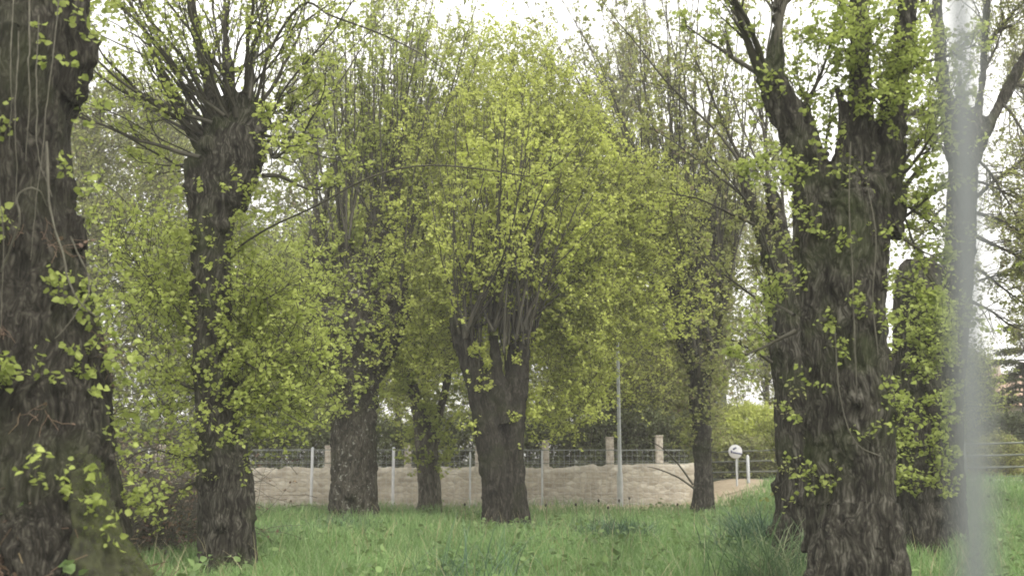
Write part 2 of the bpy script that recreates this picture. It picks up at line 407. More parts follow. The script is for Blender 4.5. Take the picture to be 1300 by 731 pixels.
def cloud(gt, gl, c, rad, n, size, tl=.6, nodes=4, per=2, clump=.6, seed=0, low=.0, tr=.006, up=.05):
    tr = tr*1.4
    """twigs with leaves filling an uneven rounded volume"""
    c = np.array(c); rad = np.array(rad)
    p = rng.uniform(-1, 1, (n*5, 3)); r = np.linalg.norm(p, axis=1)
    w = c+p*rad
    edge = 1+.32*noise3(unit(p)*2.3+seed, seed)+.2*noise3(unit(p)*5+seed, seed+9)
    keep = (r < edge) & (noise3(w*(clump, clump, clump*.8), seed+3)+.35*noise3(w*2.5*clump, seed+4) > low-.15+rng.normal(0, .12, len(w)))
    w = w[keep][:n]; p = p[keep][:n]
    D = unit(p*rad*.25+rng.normal(0, .5, (len(w), 3))+UP*.35)
    P = grow(w, D, tl*rng.uniform(.5, 1.3, len(w)), 5, .18, up)
    gt.tubes(P, taper(tr, tr*.35, 5, len(P)), 3)
    leaf_nodes(gl, P, nodes-1, per+2, size*.88, .05, size*.5)
    return P


# ================================================================== SETTING
def grid(name, xs, ys, m, dz=0.0, kind='structure', f=ground_h, parent=None):
    X, Y = np.meshgrid(xs, ys); Z = f(X, Y)+dz
    V = np.stack((X, Y, Z), -1).reshape(-1, 3); nx, ny = len(xs), len(ys)
    i = np.arange(nx*ny).reshape(ny, nx)
    Q = np.stack((i[:-1, :-1], i[:-1, 1:], i[1:, 1:], i[1:, :-1]), -1)
    o = mesh_obj(name, V, Q, m, None, None, True); 
    if kind: o['kind'] = kind
    return o
xs = np.concatenate((np.linspace(-600, -40, 12), np.linspace(-30, 30, 151), np.linspace(40, 600, 12)))
ys = np.concatenate((np.linspace(-300, -20, 6), np.linspace(-10, 50, 151), np.linspace(60, 900, 14)))
grid('ground', xs, ys, M['ground'])
def path_h(X, Y): return ground_h(X, Y)
grid('dirt_path', np.linspace(-14, 7.4, 80), np.linspace(28.7, 31.9, 14), M['dirt'], .03)
grid('gravel_road', np.linspace(4.2, 30, 60), np.linspace(31.2, 36.5, 14), M['dirt'], .045)

# kerb beside the fence at right
k = Geo()
for i in range(22):
    x = 11.0+i*.8; k.box((x, 30.9, gh(x, 30.9)+.07), (.79, .16, .2))
tag(k.obj('kerb', M['kerb']), 'pale kerb at the foot of the rail fence', 'kerb', kind='structure')

# ================================================================== TREES
def tree(name, label, d, x, cat='tree', group='old linden trees in the meadow', z=None):
    p = at(x, 600, d); g0 = gh(p[0], d) if z is None else z
    return empty(name, label, cat, (p[0], d, g0), group)
def fin(e, gt, gl, leafm, twigm='twig', tn='branches', ln='foliage'):
    if gt and gt.n: gt.obj(tn, M[twigm], e)
    if gl and gl.n: gl.obj(ln, M[leafm], e)

# ---- A: huge near tree at the left edge
dA = 9.0
eA = tree('linden_tree', 'huge dark gnarled tree trunk filling the left edge, hung with pale vines', dA, 20)
stA = [px(dA, [(35, 800, 165), (32, 735, 140), (28, 640, 118), (22, 540, 116), (18, 450, 112), (12, 380, 100), (5, 300, 96), (0, 200, 92), (0, 120, 98), (0, 60, 100)]),
       px(dA, [(10, 110, 85), (45, 30, 72), (55, -60, 55), (30, -260, 30)]),
       px(dA, [(20, 60, 50), (-60, -60, 60), (-120, -250, 30)]),
       px(dA, [(70, 110, 45), (108, 75, 22), (128, 45, 12)]),
       px(dA, [(60, 300, 45), (84, 270, 26), (92, 320, 24)]),
       px(dA, [(60, 460, 60), (105, 590, 42), (128, 670, 34), (150, 745, 34), (175, 810, 30)]),
       px(dA, [(30, 500, 60, -.25), (40, 640, 60, -.5), (50, 735, 50, -.75), (50, 820, 40, -1.0)]),
       px(dA, [(-60, 500, 60), (-110, 640, 60), (-150, 800, 60, -.2)])]
tA, coA, noA = trunk_mesh('trunk', stA, M['bark_moss'], eA, .024, (.05, .042), 0)
gt, gl = Geo(), Geo()
front = lambda co, no: no[:, 1] < .35
sprouts(gt, gl, coA, noA, 110, .55, .062, (.9, 3.3), sel=front, nodes=4, per=3, parent=eA)
sprouts(gt, gl, coA, noA, 60, .6, .062, (3.3, 7.5), sel=front, nodes=3, per=2, parent=eA)
sprouts(gt, gl, coA, noA, 60, .7, .062, (.9, 7), sel=lambda c, n: n[:, 0] > .5, nodes=4, per=2, parent=eA)
# limbs above the frame spreading over it
gt.n and gl.n and fin(eA, gt, gl, 'leaf_near', 'twig', 'side_twigs', 'foliage')
for p_, d_ in (((55, -60), (1, .3, 1.2)), ((40, -150), (.5, -.4, 1.4)), ((20, -250), (.2, .5, 1)), ((-60, -60), (-.5, -.4, 1)), ((-100, -200), (-.4, .3, 1)), ((60, -120), (.9, -.5, 1)), ((50, -200), (.6, .6, 1)), ((60, -90), (1.4, .1, .9))):
    g1, g2 = Geo(), Geo(); shoots(g1, g2, at(*p_, dA)[None], np.array([d_]), np.array([3.4]), np.array([.045]), .065, .03, .08, 12, 9, .9, 3, 3, 2)
    lim = g1.obj('limb', M['twig'], eA); o = g2.obj('leaves', M['leaf_near'], eA); o.parent = lim

for pts, r in (([(0, 345, -.9), (18, 290, -1.1), (30, 245, -1.15), (48, 238, -1.1), (60, 262, -.95)], .011),
               ([(60, 180, -1.0), (66, 270, -1.0), (88, 330, -.98), (104, 380, -.95), (126, 404, -.9)], .012),
               ([(40, -20, -.9), (38, 60, -1.0), (42, 130, -1.05), (30, 205, -1.0)], .008), ([(15, -20, -.9), (18, 90, -1.0), (12, 190, -.95)], .007),
               ([(52, 20, -.9), (50, 110, -.95), (55, 200, -.95), (70, 250, -.95)], .007), ([(70, 0, -.85), (64, 120, -.9), (48, 240, -1.0), (40, 330, -1)], .006),
               ([(28, 40, -.95), (26, 150, -1.05), (20, 260, -1)], .006),
               ([(5, 60, -.9), (2, 180, -1.0), (8, 300, -1.0), (0, 420, -1)], .007), ([(95, 300, -.8), (110, 360, -.8), (98, 400, -.9), (70, 430, -.95)], .008)):
    P = bez([at(a+rng.normal(0, 3), b, dA+o*.95) for a, b, o in pts], 30); g = Geo(); P = P+.012*np.cumsum(rng.normal(0, .4, (30, 3)), 0)*np.sin(np.linspace(0, 3.1, 30))[:, None]; g.tubes(P[None], r*np.linspace(.95, .45, 30)[None]*rng.uniform(.75, 1.15, (1, 30)), 5)
    g.obj('vine_stem', M['vine'], eA, True)
# dry reddish debris caught on the bark
g = Geo(); idx = rng.choice(np.flatnonzero((noA[:, 1] < .3) & (coA[:, 2] > 1.9) & (coA[:, 2] < 3.5) & (noise3(coA*2.3, 5) > .1)), 380)
P = grow(coA[idx]+noA[idx]*.01, noA[idx]*.3+rng.normal(0, .6, (380, 3))-UP*.5, .22, 5, .3); g.tubes(P, np.full((380, 5), .0028), 3)
gd = Geo(); leaves(gd, P[::2, -1], .05); g.obj('dead_tendrils', M['leaf_dry'], eA)['kind'] = 'stuff'; gd.obj('dead_leaves', M['leaf_dry'], eA)
# mossy root flare
rt = [px(dA, [(85, 540, 22, -.25), (106, 600, 22, -.35), (122, 665, 26, -.42), (142, 710, 30, -.5), (166, 765, 36, -.6), (195, 830, 40, -.7)]), px(dA, [(105, 600, 18, -.5), (110, 670, 20, -.65), (114, 740, 22, -.8), (120, 800, 22, -.9)])]
tR, coR, noR = trunk_mesh('mossy_root', rt, M['moss'], eA, .02, (.05, .035), 2)
k = np.flatnonzero((noR[:, 0] > -.1) & (noise3(coR*4, 3) > -.1)); k = rng.choice(k, 4500); P = grow(coR[k], noR[k]+rng.normal(0, .5, (4500, 3)), rng.uniform(.01, .03, 4500), 3, .3)
g = Geo(); g.tubes(P, taper(.003, .001, 3, 4500), 3); o = g.obj('moss_cushion', M['mossy'], eA); o.parent = tR
# leaf litter on the root mound
n = 15000; a = rng.uniform(0, 6.28, n); r = 1.75*np.sqrt(rng.random(n)); X = -4.2+r*np.cos(a)*.9; Y = 8.6+r*np.sin(a)
g = Geo(); leaves(g, np.stack((X, Y, ground_h(X, Y)+rng.uniform(.0, .06, n)), 1), .06, 0, .5)
n = 900; a = rng.uniform(0, 6.28, n); r = 1.7*np.sqrt(rng.random(n)); X = -4.2+r*np.cos(a)*.9; Y = 8.6+r*np.sin(a)
P = grow(np.stack((X, Y, ground_h(X, Y)+.03), 1), rng.normal(0, 1, (n, 3))*(1, 1, .35)+UP*.15, .45, 5, .2); g.tubes(P, np.full((n, 5), .004), 3)
tag(g.obj('leaf_litter', M['leaf_dry']), 'reddish brown dead leaves and twigs on the root mound', 'leaf litter', kind='stuff')

WS = .86
# ---- B: pollard left
dB = 14.0
eB = tree('linden_tree', 'pollarded tree at left with a fan of dark shoots and leafy shrubby sides', dB, 287)
stB = [px(dB, [(288, 775, 48), (288, 690, 43), (284, 600, 36), (276, 500, 33), (268, 400, 29), (266, 320, 29), (275, 250, 34), (290, 195, 42), (300, 160, 36)]),
       px(dB, [(262, 300, 24), (252, 240, 22), (248, 200, 18)]), px(dB, [(290, 260, 30), (315, 200, 24), (324, 150, 18), (322, 125, 9)]),
       px(dB, [(285, 215, 26), (270, 165, 18), (265, 140, 9)]), px(dB, [(298, 700, 28, -.1), (310, 640, 18, -.1), (306, 560, 14)]), px(dB, [(298, 190, 24), (316, 120, 12), (322, 60, 8), (336, 0, 5)]), px(dB, [(275, 190, 20), (270, 120, 11), (252, 50, 7), (240, -20, 4)]), px(dB, [(290, 180, 20), (294, 100, 10), (288, 30, 7), (296, -40, 4)]), px(dB, [(268, 210, 16), (240, 165, 9), (212, 110, 6), (190, 60, 4)])]
tB, coB, noB = trunk_mesh('trunk', stB, M['bark'], eB, .028, (.04, .025), 8)
gt, gl = Geo(), Geo()
sx = [(262, 170), (275, 160), (290, 150), (300, 150), (312, 150), (324, 140), (320, 130), (268, 150), (255, 200), (250, 215), (285, 160), (305, 145), (296, 160), (326, 165), (258, 185), (280, 150), (315, 140), (330, 180), (262, 150), (290, 140)]
ex = [(110, -60), (170, -80), (230, -120), (290, -140), (350, -120), (430, -60), (380, -140), (140, -30), (90, 90), (95, 180), (200, -130), (330, -170), (260, -160), (430, 130), (70, 10), (215, -60), (400, -100), (440, 175), (150, -110), (300, -60)]
for j in range(40):
    q = rng.integers(0, 20); sx.append((sx[q][0]+rng.normal(0, 8), sx[q][1]+rng.normal(0, 26))); ex.append((ex[q][0]+rng.normal(0, 45), ex[q][1]+rng.normal(0, 40)))
A_ = np.array([at(a, b, dB+rng.normal(0, .25)) for a, b in sx]); B_ = np.array([at(a, b, dB+rng.normal(0, 1.2)) for a, b in ex])
dd = B_-A_; ln = np.linalg.norm(dd, axis=1)
r0 = .012+.034*rng.random(len(A_))**2
dd = unit(dd)-UP*.22+unit(dd*(1, 1, 0))*.15
shoots(gt, gl, A_, dd, ln, r0, .06, .045, .10, 16, 13, .9, 3, 3, 2, .12, 6, .03, .5)
sprouts(gt, gl, coB, noB, 330, 1.0, .06, (1.5, 5.2), nodes=5, per=3)
sprouts(gt, gl, coB, noB, 60, .45, .055, (1.0, 2.2), nodes=3, per=2)
# leafy shrubby side growth around the trunk
for cx, cy, rx, ry, nn in ((360, 400, 70, 70, 330), (370, 490, 60, 60, 150), (195, 440, 75, 120, 240), (160, 330, 60, 60, 140), (230, 360, 45, 60, 160), (330, 500, 50, 50, 120), (110, 540, 40, 60, 80)):
    c = at(cx, cy, dB+.5); cloud(gt, gl, c, (rx/F*dB*1.1, 1.0, ry/F*dB*1.1), nn, .07, .65, 4, 2, 1.2, int(cx), 0, .005)
for pts in ([(270, 420), (330, 470), (365, 430), (390, 380)], [(265, 500), (220, 480), (185, 430), (150, 360)], [(300, 350), (330, 380), (370, 360)], [(262, 440), (215, 380), (160, 320)],
            [(290, 560), (240, 580), (190, 570), (150, 590)], [(262, 610), (230, 620), (170, 668)]):
    P = bez([at(a, b, dB+rng.normal(0, .2)) for a, b in pts], 14)[None]; gt.tubes(P, taper(.02, .006, 14, 1), 5)
    s, d, t, i = kids(P, 22, .2, 1, .8); P1 = grow(s, d, .5, 6, .15, .04); gt.tubes(P1, taper(.006, .002, 6, len(P1)), 3); leaf_nodes(gl, P1, 4, 2, .062)
fin(eB, gt, gl, 'leaf_fresh')
# long arching limbs reaching right
for pts, r in (([(296, 318, 0), (340, 290, -.3), (400, 262, -.6), (470, 225, -.9), (540, 210, -1.1), (620, 216, -1.3), (680, 224, -1.4), (712, 205, -1.5), (735, 180, -1.5)], .015),
               ([(325, 130, 0), (345, 60, -.4), (385, 5, -.6), (420, 20, -.7), (480, 42, -.9), (530, 66, -1.0), (575, 95, -1.1)], .026),
               ([(322, 172, 0), (370, 150, .2), (420, 118, .4), (452, 72, .6), (480, 30, .8)], .02)):
    P = bez([at(a, b, dB+o) for a, b, o in pts], 26)[None]; g = Geo(); g.tubes(P, taper(r, .006, 26, 1), 6)
    s, d, t, i = kids(P, 16, .25, 1, .8); P1 = grow(s, d, .45, 6, .12, .05); g.tubes(P1, taper(.005, .002, 6, len(P1)), 3)
    lim = g.obj('arching_limb', M['twig'], eB); g2 = Geo(); leaf_nodes(g2, P1, 3, 2, .055)
    o = g2.obj('leaves', M['leaf_fresh'], eB); o.parent = lim; o.location = (0, 0, 0)

# ---- C
dC = 25.0; WS = 1.04
eC = tree('linden_tree', 'pollarded tree with pale lichen spots at its foot and tall straight upright shoots', dC, 450)
stC = [px(dC, [(450, 690, 36), (450, 635, 31), (448, 560, 29), (446, 500, 31), (448, 450, 44), (450, 415, 52), (450, 385, 40)]),
       px(dC, [(440, 470, 30), (412, 410, 30), (402, 350, 23), (402, 300, 13), (405, 270, 7)]), px(dC, [(455, 470, 30), (486, 410, 30), (502, 372, 20), (508, 335, 8)]),
       px(dC, [(450, 430, 30), (440, 360, 24), (434, 310, 14)]), px(dC, [(470, 430, 28), (475, 350, 22), (480, 290, 15), (482, 260, 7)])]
tC, coC, noC = trunk_mesh('trunk', stC, M['bark_lichen'], eC, .045, (.06, .035), 6)
gt, gl = Geo(), Geo()
sx, ex = [], []
for j in range(84):
    a = rng.choice([(402, 290), (432, 330), (480, 280), (505, 360), (478, 300), (440, 320), (484, 275)]); q = a[0]
    sx.append((a[0]+rng.normal(0, 7), a[1]+rng.normal(0, 14))); ex.append((q+rng.normal(8, 62), rng.uniform(-80, 110)))
ex[:6] = [(545, 50), (600, 10), (395, -60), (470, -80), (440, -40), (505, 60)]; sx[:6] = [(484, 280), (484, 275), (402, 280), (480, 270), (440, 320), (482, 275)]
A_ = np.array([at(a, b, dC+rng.normal(0, .4)) for a, b in sx]); B_ = np.array([at(a, b, dC+rng.normal(0, 1.2)) for a, b in ex]); dd = B_-A_; ln = np.linalg.norm(dd, axis=1)
shoots(gt, gl, A_, unit(dd), ln, rng.uniform(.02, .05, len(A_)), .08, .03, .035, 12, 12, .9, 3, 3, 2, .2, 5, .08, .55)
sprouts(gt, gl, coC, noC, 400, 1.1, .085, (2.5, 7.5), nodes=5, per=3, r=.006)
cloud(gt, gl, at(450, 380, dC), (2.0, 1.6, 2.3), 300, .085, .7, 4, 2, .9, 3, .05)
cloud(gt, gl, at(395, 480, dC-.5), (.9, 1.0, 1.2), 170, .085, .7, 4, 2, .9, 31, .05)
fin(eC, gt, gl, 'leaf_fresh')

# ---- D small tree behind
dD = 28.3; WS = .9
eD = tree('linden_tree', 'small pale forked trunk standing close to the stone wall, left of the double trunk', dD, 545)
stD = [px(dD, [(546, 685, 20), (546, 635, 17), (545, 600, 16), (541, 570, 15), (534, 530, 11), (524, 490, 8), (520, 440, 6)]), px(dD, [(545, 575, 11), (556, 530, 7), (568, 480, 5), (575, 430, 4)])]
tD, coD, noD = trunk_mesh('trunk', stD, M['bark_far'], eD, .045, (.04, .02), 6)
gt, gl = Geo(), Geo()
A_ = np.array([at(522+rng.normal(0, 8), 470+rng.normal(0, 20), dD) for _ in range(12)]); shoots(gt, gl, A_, rng.normal(0, .45, (12, 3))+UP, rng.uniform(2.5, 5, 12), .04, .09, .04, .07, 10, 9, .9, 3, 3, 2)
A_ = np.array([at(572+rng.normal(0, 5), 450+rng.normal(0, 20), dD) for _ in range(6)]); shoots(gt, gl, A_, rng.normal(0, .5, (6, 3))+UP, rng.uniform(2, 4, 6), .04, .09, .04, .07, 10, 8, .9, 3, 3, 2)
sprouts(gt, gl, coD, noD, 260, .9, .085, (1.2, 5), nodes=5, per=3, r=.006)
cloud(gt, gl, at(540, 480, dD), (1.5, 1.3, 1.7), 560, .095, .7, 4, 2, .8, 12, .0)
fin(eD, gt, gl, 'leaf_fresh')

# ---- E centre double trunk
dE = 23.0; WS = 1.0
eE = tree('linden_tree', 'centre tree with a dark and a lighter trunk joined in a vee, bright yellow-green crown', dE, 640)
stE = [px(dE, [(628, 705, 24), (630, 640, 18), (626, 590, 17), (616, 530, 17), (605, 480, 17), (592, 440, 16), (582, 412, 12), (576, 388, 6)]),
       px(dE, [(660, 705, 20, .25), (656, 640, 15, .2), (652, 590, 15, .2), (653, 530, 16, .2), (656, 480, 16, .25), (660, 440, 14, .25), (667, 405, 8, .25)]),
       px(dE, [(640, 540, 13), (633, 500, 11), (629, 460, 9), (627, 425, 6)])]
tE, coE, noE = trunk_mesh('trunk', stE, M['bark_moss'], eE, .035, (.035, .03), 3)
gt, gl = Geo(), Geo(); sx, ex = [], []
for j in range(100):
    a = [(584, 420), (600, 440), (626, 420), (640, 430), (655, 430), (662, 415), (672, 440)][rng.integers(0, 7)]
    sx.append((a[0]+rng.normal(0, 5), a[1]+rng.normal(0, 12))); ex.append((a[0]*1.3-640*.3+rng.normal(0, 26)+10, rng.uniform(110, 300)))
A_ = np.array([at(a, b, dE+rng.normal(0, .35)) for a, b in sx]); B_ = np.array([at(a, b, dE+rng.normal(0, .8)) for a, b in ex]); dd = B_-A_; ln = np.linalg.norm(dd, axis=1)
shoots(gt, gl, A_, unit(dd), ln, rng.uniform(.014, .034, len(A_)), .07, .03, .035, 12, 8, .6, 2, 3, 2, .15, 5, .12, .45)
sx, ex = [], []
for j in range(44):
    a = [(590, 430), (626, 420), (655, 430), (662, 420)][rng.integers(0, 4)]
    ph = rng.uniform(-1.25, 1.25); rr = rng.uniform(.75, 1)
    sx.append(a); ex.append((650+math.sin(ph)*(190 if ph > 0 else 130)*rr, 400-math.cos(ph)*300*rr))
A_ = np.array([at(a, b, dE+rng.normal(0, .35)) for a, b in sx]); B_ = np.array([at(a, b, dE+rng.normal(.5, 2.0)) for a, b in ex]); dd = B_-A_; ln = np.linalg.norm(dd, axis=1)
shoots(gt, gl, A_, unit(dd)+UP*.2, ln, rng.uniform(.03, .055, len(A_)), .08, -.01, .05, 12, 12, 1.0, 3, 3, 2, .15, 5, .03, 1)
sprouts(gt, gl, coE, noE, 130, .6, .075, (2.2, 5), nodes=4, per=3, r=.005)
for cx, cy, rx, ry, dz, nn in ((645, 160, 80, 130, 2.2, 900), (700, 190, 80, 120, 2.4, 900), (740, 290, 110, 150, 2.2, 1700), (560, 280, 90, 170, 2.2, 1200), (755, 355, 100, 115, 1.8, 1100), (640, 330, 100, 130, 2.6, 1100), (712, 480, 48, 80, 1.6, 420), (535, 410, 70, 110, 2, 520), (820, 330, 75, 120, 2.2, 520), (600, 120, 60, 90, 2.8, 300), (570, 340, 50, 110, .3, 110), (735, 350, 55, 120, .3, 260)):
    cloud(gt, gl, at(cx, cy, dE+dz), (rx/F*dE*1.12, 1.5, ry/F*dE*1.05), nn, .08, .75, 4, 3, 1.1, int(cx), -.02, .005, .12)
fin(eE, gt, gl, 'leaf_bright')

# ---- F
dF = 27.0; WS = .88
eF = tree('linden_tree', 'slim dark trunk with sparse branches beside the road sign', dF, 893)
stF = [px(dF, [(893, 690, 22), (893, 638, 17), (893, 590, 14), (890, 540, 16), (888, 490, 17), (885, 460, 14), (882, 430, 9)]), px(dF, [(890, 500, 12), (902, 450, 11), (914, 400, 8), (925, 360, 5)]), px(dF, [(888, 490, 12), (868, 440, 9), (850, 395, 6), (845, 360, 4)])]
tF, coF, noF = trunk_mesh('trunk', stF, M['bark'], eF, .045, (.035, .02), 5)
gt, gl = Geo(), Geo(); sx, ex = [], []
for j in range(130):
    a = [(882, 440), (922, 370), (847, 370), (888, 470), (905, 430), (866, 430)][rng.integers(0, 6)]
    sx.append((a[0]+rng.normal(0, 3), a[1]+rng.normal(0, 10))); ex.append((rng.uniform(700, 985), rng.uniform(-120, 300)))
A_ = np.array([at(a, b, dF+rng.normal(0, .3)) for a, b in sx]); B_ = np.array([at(a, b, dF+rng.normal(0, 2)) for a, b in ex]); dd = B_-A_; ln = np.linalg.norm(dd, axis=1)
shoots(gt, gl, A_, unit(dd), ln, rng.uniform(.025, .06, len(A_)), .085, .02, .07, 12, 13, 1.2, 3, 3, 2, .15, 5, .03, .6)
sprouts(gt, gl, coF, noF, 260, 1.0, .085, (1.6, 6.5), nodes=5, per=3, r=.006)
cloud(gt, gl, at(885, 450, dF), (1.7, 1.4, 2.0), 240, .09, .7, 4, 2, .8, 77, .05)
P = bez([at(a, b, dF-.3) for a, b in [(880, 615), (862, 590), (840, 568), (815, 555)]], 14)[None]; gt.tubes(P, taper(.03, .008, 14, 1), 5)
P = bez([at(a, b, dF-.3) for a, b in [(882, 620), (860, 605), (835, 595), (822, 592)]], 14)[None]; gt.tubes(P, taper(.03, .008, 14, 1), 5)
fin(eF, gt, gl, 'leaf_olive')

# ---- G1 back-left trunk of the right group, G2 main
dG1 = 14.5; WS = .97
eG1 = tree('linden_tree', 'dark trunk just behind and left of the big right tree', dG1, 1010)
stG1 = [px(dG1, [(1014, 760, 40), (1014, 650, 36), (1014, 600, 33), (1012, 500, 32), (1006, 420, 30), (998, 360, 22), (990, 300, 14), (975, 230, 9)]), px(dG1, [(1002, 380, 18), (975, 310, 13), (952, 250, 9), (940, 200, 6)])]
tG1, coG1, noG1 = trunk_mesh('trunk', stG1, M['bark'], eG1, .03, (.04, .028), 7)
gt, gl = Geo(), Geo()
A_ = np.array([at(a, b, dG1+rng.normal(0, .2)) for a, b in [(990, 300), (975, 240), (942, 205), (955, 260), (985, 400), (985, 350), (980, 460), (1000, 330), (945, 215), (975, 235), (965, 290), (985, 420)]])
B_ = np.array([at(a, b, dG1+rng.normal(0, 1.2)) for a, b in [(930, 20), (900, -60), (850, 40), (820, 160), (880, 300), (900, 200), (900, 400), (960, 0), (790, -30), (985, -80), (840, 250), (925, 330)]]); dd = B_-A_
shoots(gt, gl, A_, unit(dd), np.linalg.norm(dd, axis=1), .028, .06, .0, .08, 13, 14, .9, 3, 3, 2, .15, 5, .02, .55)
sprouts(gt, gl, coG1, noG1, 200, .7, .055, (1.2, 5), nodes=4, per=2)
fin(eG1, gt, gl, 'leaf_olive')

dG = 10.5
eG = tree('linden_tree', 'big fissured tree at right that divides into three thick limbs', dG, 1085)
stG = [px(dG, [(1092, 800, 68), (1092, 735, 57), (1088, 660, 50), (1085, 560, 46), (1082, 460, 48), (1078, 380, 50), (1078, 300, 54), (1080, 250, 52), (1085, 215, 40)]),
       px(dG, [(1055, 700, 36, .1), (1050, 620, 30, .1), (1043, 500, 27), (1036, 380, 27), (1032, 280, 30), (1028, 215, 28), (1012, 170, 24), (992, 130, 22), (975, 100, 19), (962, 78, 12)]),
       px(dG, [(1095, 280, 32), (1097, 220, 24), (1096, 160, 17), (1092, 90, 15), (1090, 20, 14), (1088, -80, 11)]),
       px(dG, [(1110, 290, 34), (1122, 220, 26), (1132, 160, 19), (1142, 100, 16), (1150, 40, 17), (1158, -60, 12)]),
       px(dG, [(1058, 260, 28), (1072, 195, 17), (1070, 140, 10), (1062, 110, 5)]), px(dG, [(1130, 300, 18), (1143, 255, 11), (1150, 238, 6)]), px(dG, [(975, 110, 17), (985, 60, 11), (988, 0, 8), (990, -80, 6)]),
       px(dG, [(1062, 640, 24, -.15), (1048, 715, 26, -.25), (1030, 790, 22, -.4)]), px(dG, [(1115, 640, 26, -.15), (1132, 720, 24, -.3), (1150, 800, 20, -.4)]), px(dG, [(1090, 640, 30, -.2), (1088, 740, 28, -.4)])]
tG, coG, noG = trunk_mesh('trunk', stG, M['bark'], eG, .02, (.05, .042), 5)
gt, gl = Geo(), Geo()
PA = [(965, 90, 890, -40, 8), (975, 100, 870, 30, 5), (985, 60, 1000, -120, 7), (1005, 160, 1080, 20, 4), (1012, 180, 940, 200, 3), (1020, 230, 950, 280, 3), (1092, 60, 1060, -90, 5), (1090, 20, 1110, -120, 5),
      (1150, 40, 1190, -90, 6), (1142, 100, 1210, 30, 4), (1135, 150, 1215, 140, 3), (1140, 245, 1205, 190, 4.5), (1143, 255, 1210, 290, 3.2), (1141, 230, 1190, 150, 3), (1060, 225, 990, 100, 4), (1088, 30, 1040, -60, 4), (968, 85, 930, -80, 6), (1008, 400, 960, 380, 3), (1142, 300, 1200, 330, 2.5), (1141, 280, 1215, 240, 2.5), (1143, 350, 1190, 370, 2), (1140, 215, 1230, 110, 3), (1145, 90, 1240, 60, 3.5), (1143, 260, 1195, 420, 2), (1010, 420, 945, 470, 3),
      (1100, 150, 1060, 60, 3), (1130, 170, 1100, 60, 3.5), (1040, 215, 1060, 120, 3), (1095, 100, 1130, -60, 4)]
A_ = np.array([at(p[0], p[1], dG) for p in PA]); B_ = np.array([at(p[2], p[3], dG+rng.normal(0, .7)) for p in PA]); dd = B_-A_
shoots(gt, gl, A_, unit(dd), np.linalg.norm(dd, axis=1), np.array([p[4] for p in PA])/F*dG, .052, .01, .07, 14, 11, .7, 3, 3, 2, .15, 6, .03, .8)
sprouts(gt, gl, coG, noG, 140, .5, .05, (1.2, 4.6), nodes=4, per=2, sel=front)
sprouts(gt, gl, coG, noG, 150, .6, .055, (4.2, 7.5), nodes=4, per=2)
for cx, cy, rx, ry, nn in ((1150, 80, 26, 32, 60), (1135, 130, 22, 24, 40), (1100, 30, 35, 30, 50), (1040, 45, 30, 30, 26), (1080, 70, 30, 30, 30)):
    cloud(gt, gl, at(cx, cy, dG-.4), (rx/F*dG, .35, ry/F*dG), nn, .055, .35, 4, 3, 2.2, cx, -.1, .003)
fin(eG, gt, gl, 'leaf_near')
for pts, r in (([(1080, 180, -.5), (1078, 260, -.55), (1082, 340, -.5), (1085, 430, -.5), (1088, 500, -.5)], .006), ([(1100, 230, -.5), (1112, 300, -.55), (1108, 380, -.5), (1115, 450, -.5)], .006), ([(1060, 420, -.5), (1066, 500, -.5), (1085, 560, -.5), (1120, 580, -.5)], .006)):
    P = bez([at(a, b, dG+o) for a, b, o in pts], 14)[None]; g = Geo(); g.tubes(P, np.full((1, 14), r), 4); g.obj('hanging_twig', M['vine'], eG, True)

# ---- H leafy broken stub + tall stem behind the post
dH = 16.5
eH = tree('linden_tree', 'leafy broken trunk with rounded top behind the big right tree', dH, 1165)
stH = [px(dH, [(1170, 735, 38), (1168, 672, 34), (1165, 600, 31), (1164, 500, 31), (1163, 400, 32), (1164, 350, 29), (1166, 328, 18)])]
tH, coH, noH = trunk_mesh('trunk', stH, M['bark'], eH, .03, (.05, .028), 9)
gt, gl = Geo(), Geo(); sprouts(gt, gl, coH, noH, 220, .5, .065, (1.0, 3.9), nodes=4, per=3, sel=front)
cloud(gt, gl, at(1180, 430, dH-.5), (.33, .35, .7), 130, .07, .4, 4, 3, 2, 5, -.1, .004)
fin(eH, gt, gl, 'leaf_near')
dI = 18.5
eI = tree('linden_tree', 'tall forked stem seen through the blurred post, bare side branches over the sky', dI, 1212)
stI = [px(dI, [(1205, 720, 26), (1204, 640, 23), (1204, 540, 20), (1210, 440, 19), (1218, 340, 20), (1222, 240, 20), (1222, 170, 18), (1221, 140, 12), (1219, 118, 5), (1218, 90, 3)]), px(dI, [(1215, 200, 15), (1200, 120, 10), (1192, 40, 8), (1190, -60, 6)]), px(dI, [(1228, 200, 14), (1245, 120, 7), (1250, 60, 6), (1256, -60, 5)]), px(dI, [(1226, 220, 12), (1255, 160, 9), (1280, 110, 8), (1310, 60, 6)])]
tI, coI, noI = trunk_mesh('trunk', stI, M['bark'], eI, .032, (.03, .025), 4)
gt, gl = Geo(), Geo()
PA = [(1250, 60, 1330, -10, 5), (1240, 250, 1330, 190, 4), (1240, 300, 1330, 360, 4), (1236, 270, 1320, 290, 4), (1238, 340, 1310, 400, 3.5), (1280, 110, 1340, 120, 4), (1250, 60, 1300, -90, 5), (1192, 40, 1160, -90, 5), (1205, 130, 1150, 60, 4), (1204, 300, 1150, 250, 3), (1205, 360, 1150, 330, 3), (1204, 200, 1160, 150, 3), (1235, 230, 1310, 250, 3),
      (1300, 80, 1400, -60, 5), (1270, 130, 1350, 200, 3.5), (1230, 380, 1330, 450, 3), (1245, 100, 1300, 20, 3), (1204, 260, 1145, 300, 2.5), (1204, 330, 1150, 400, 2.5), (1206, 180, 1140, 190, 2.5), (1238, 200, 1300, 300, 3), (1236, 360, 1300, 340, 2.5)]
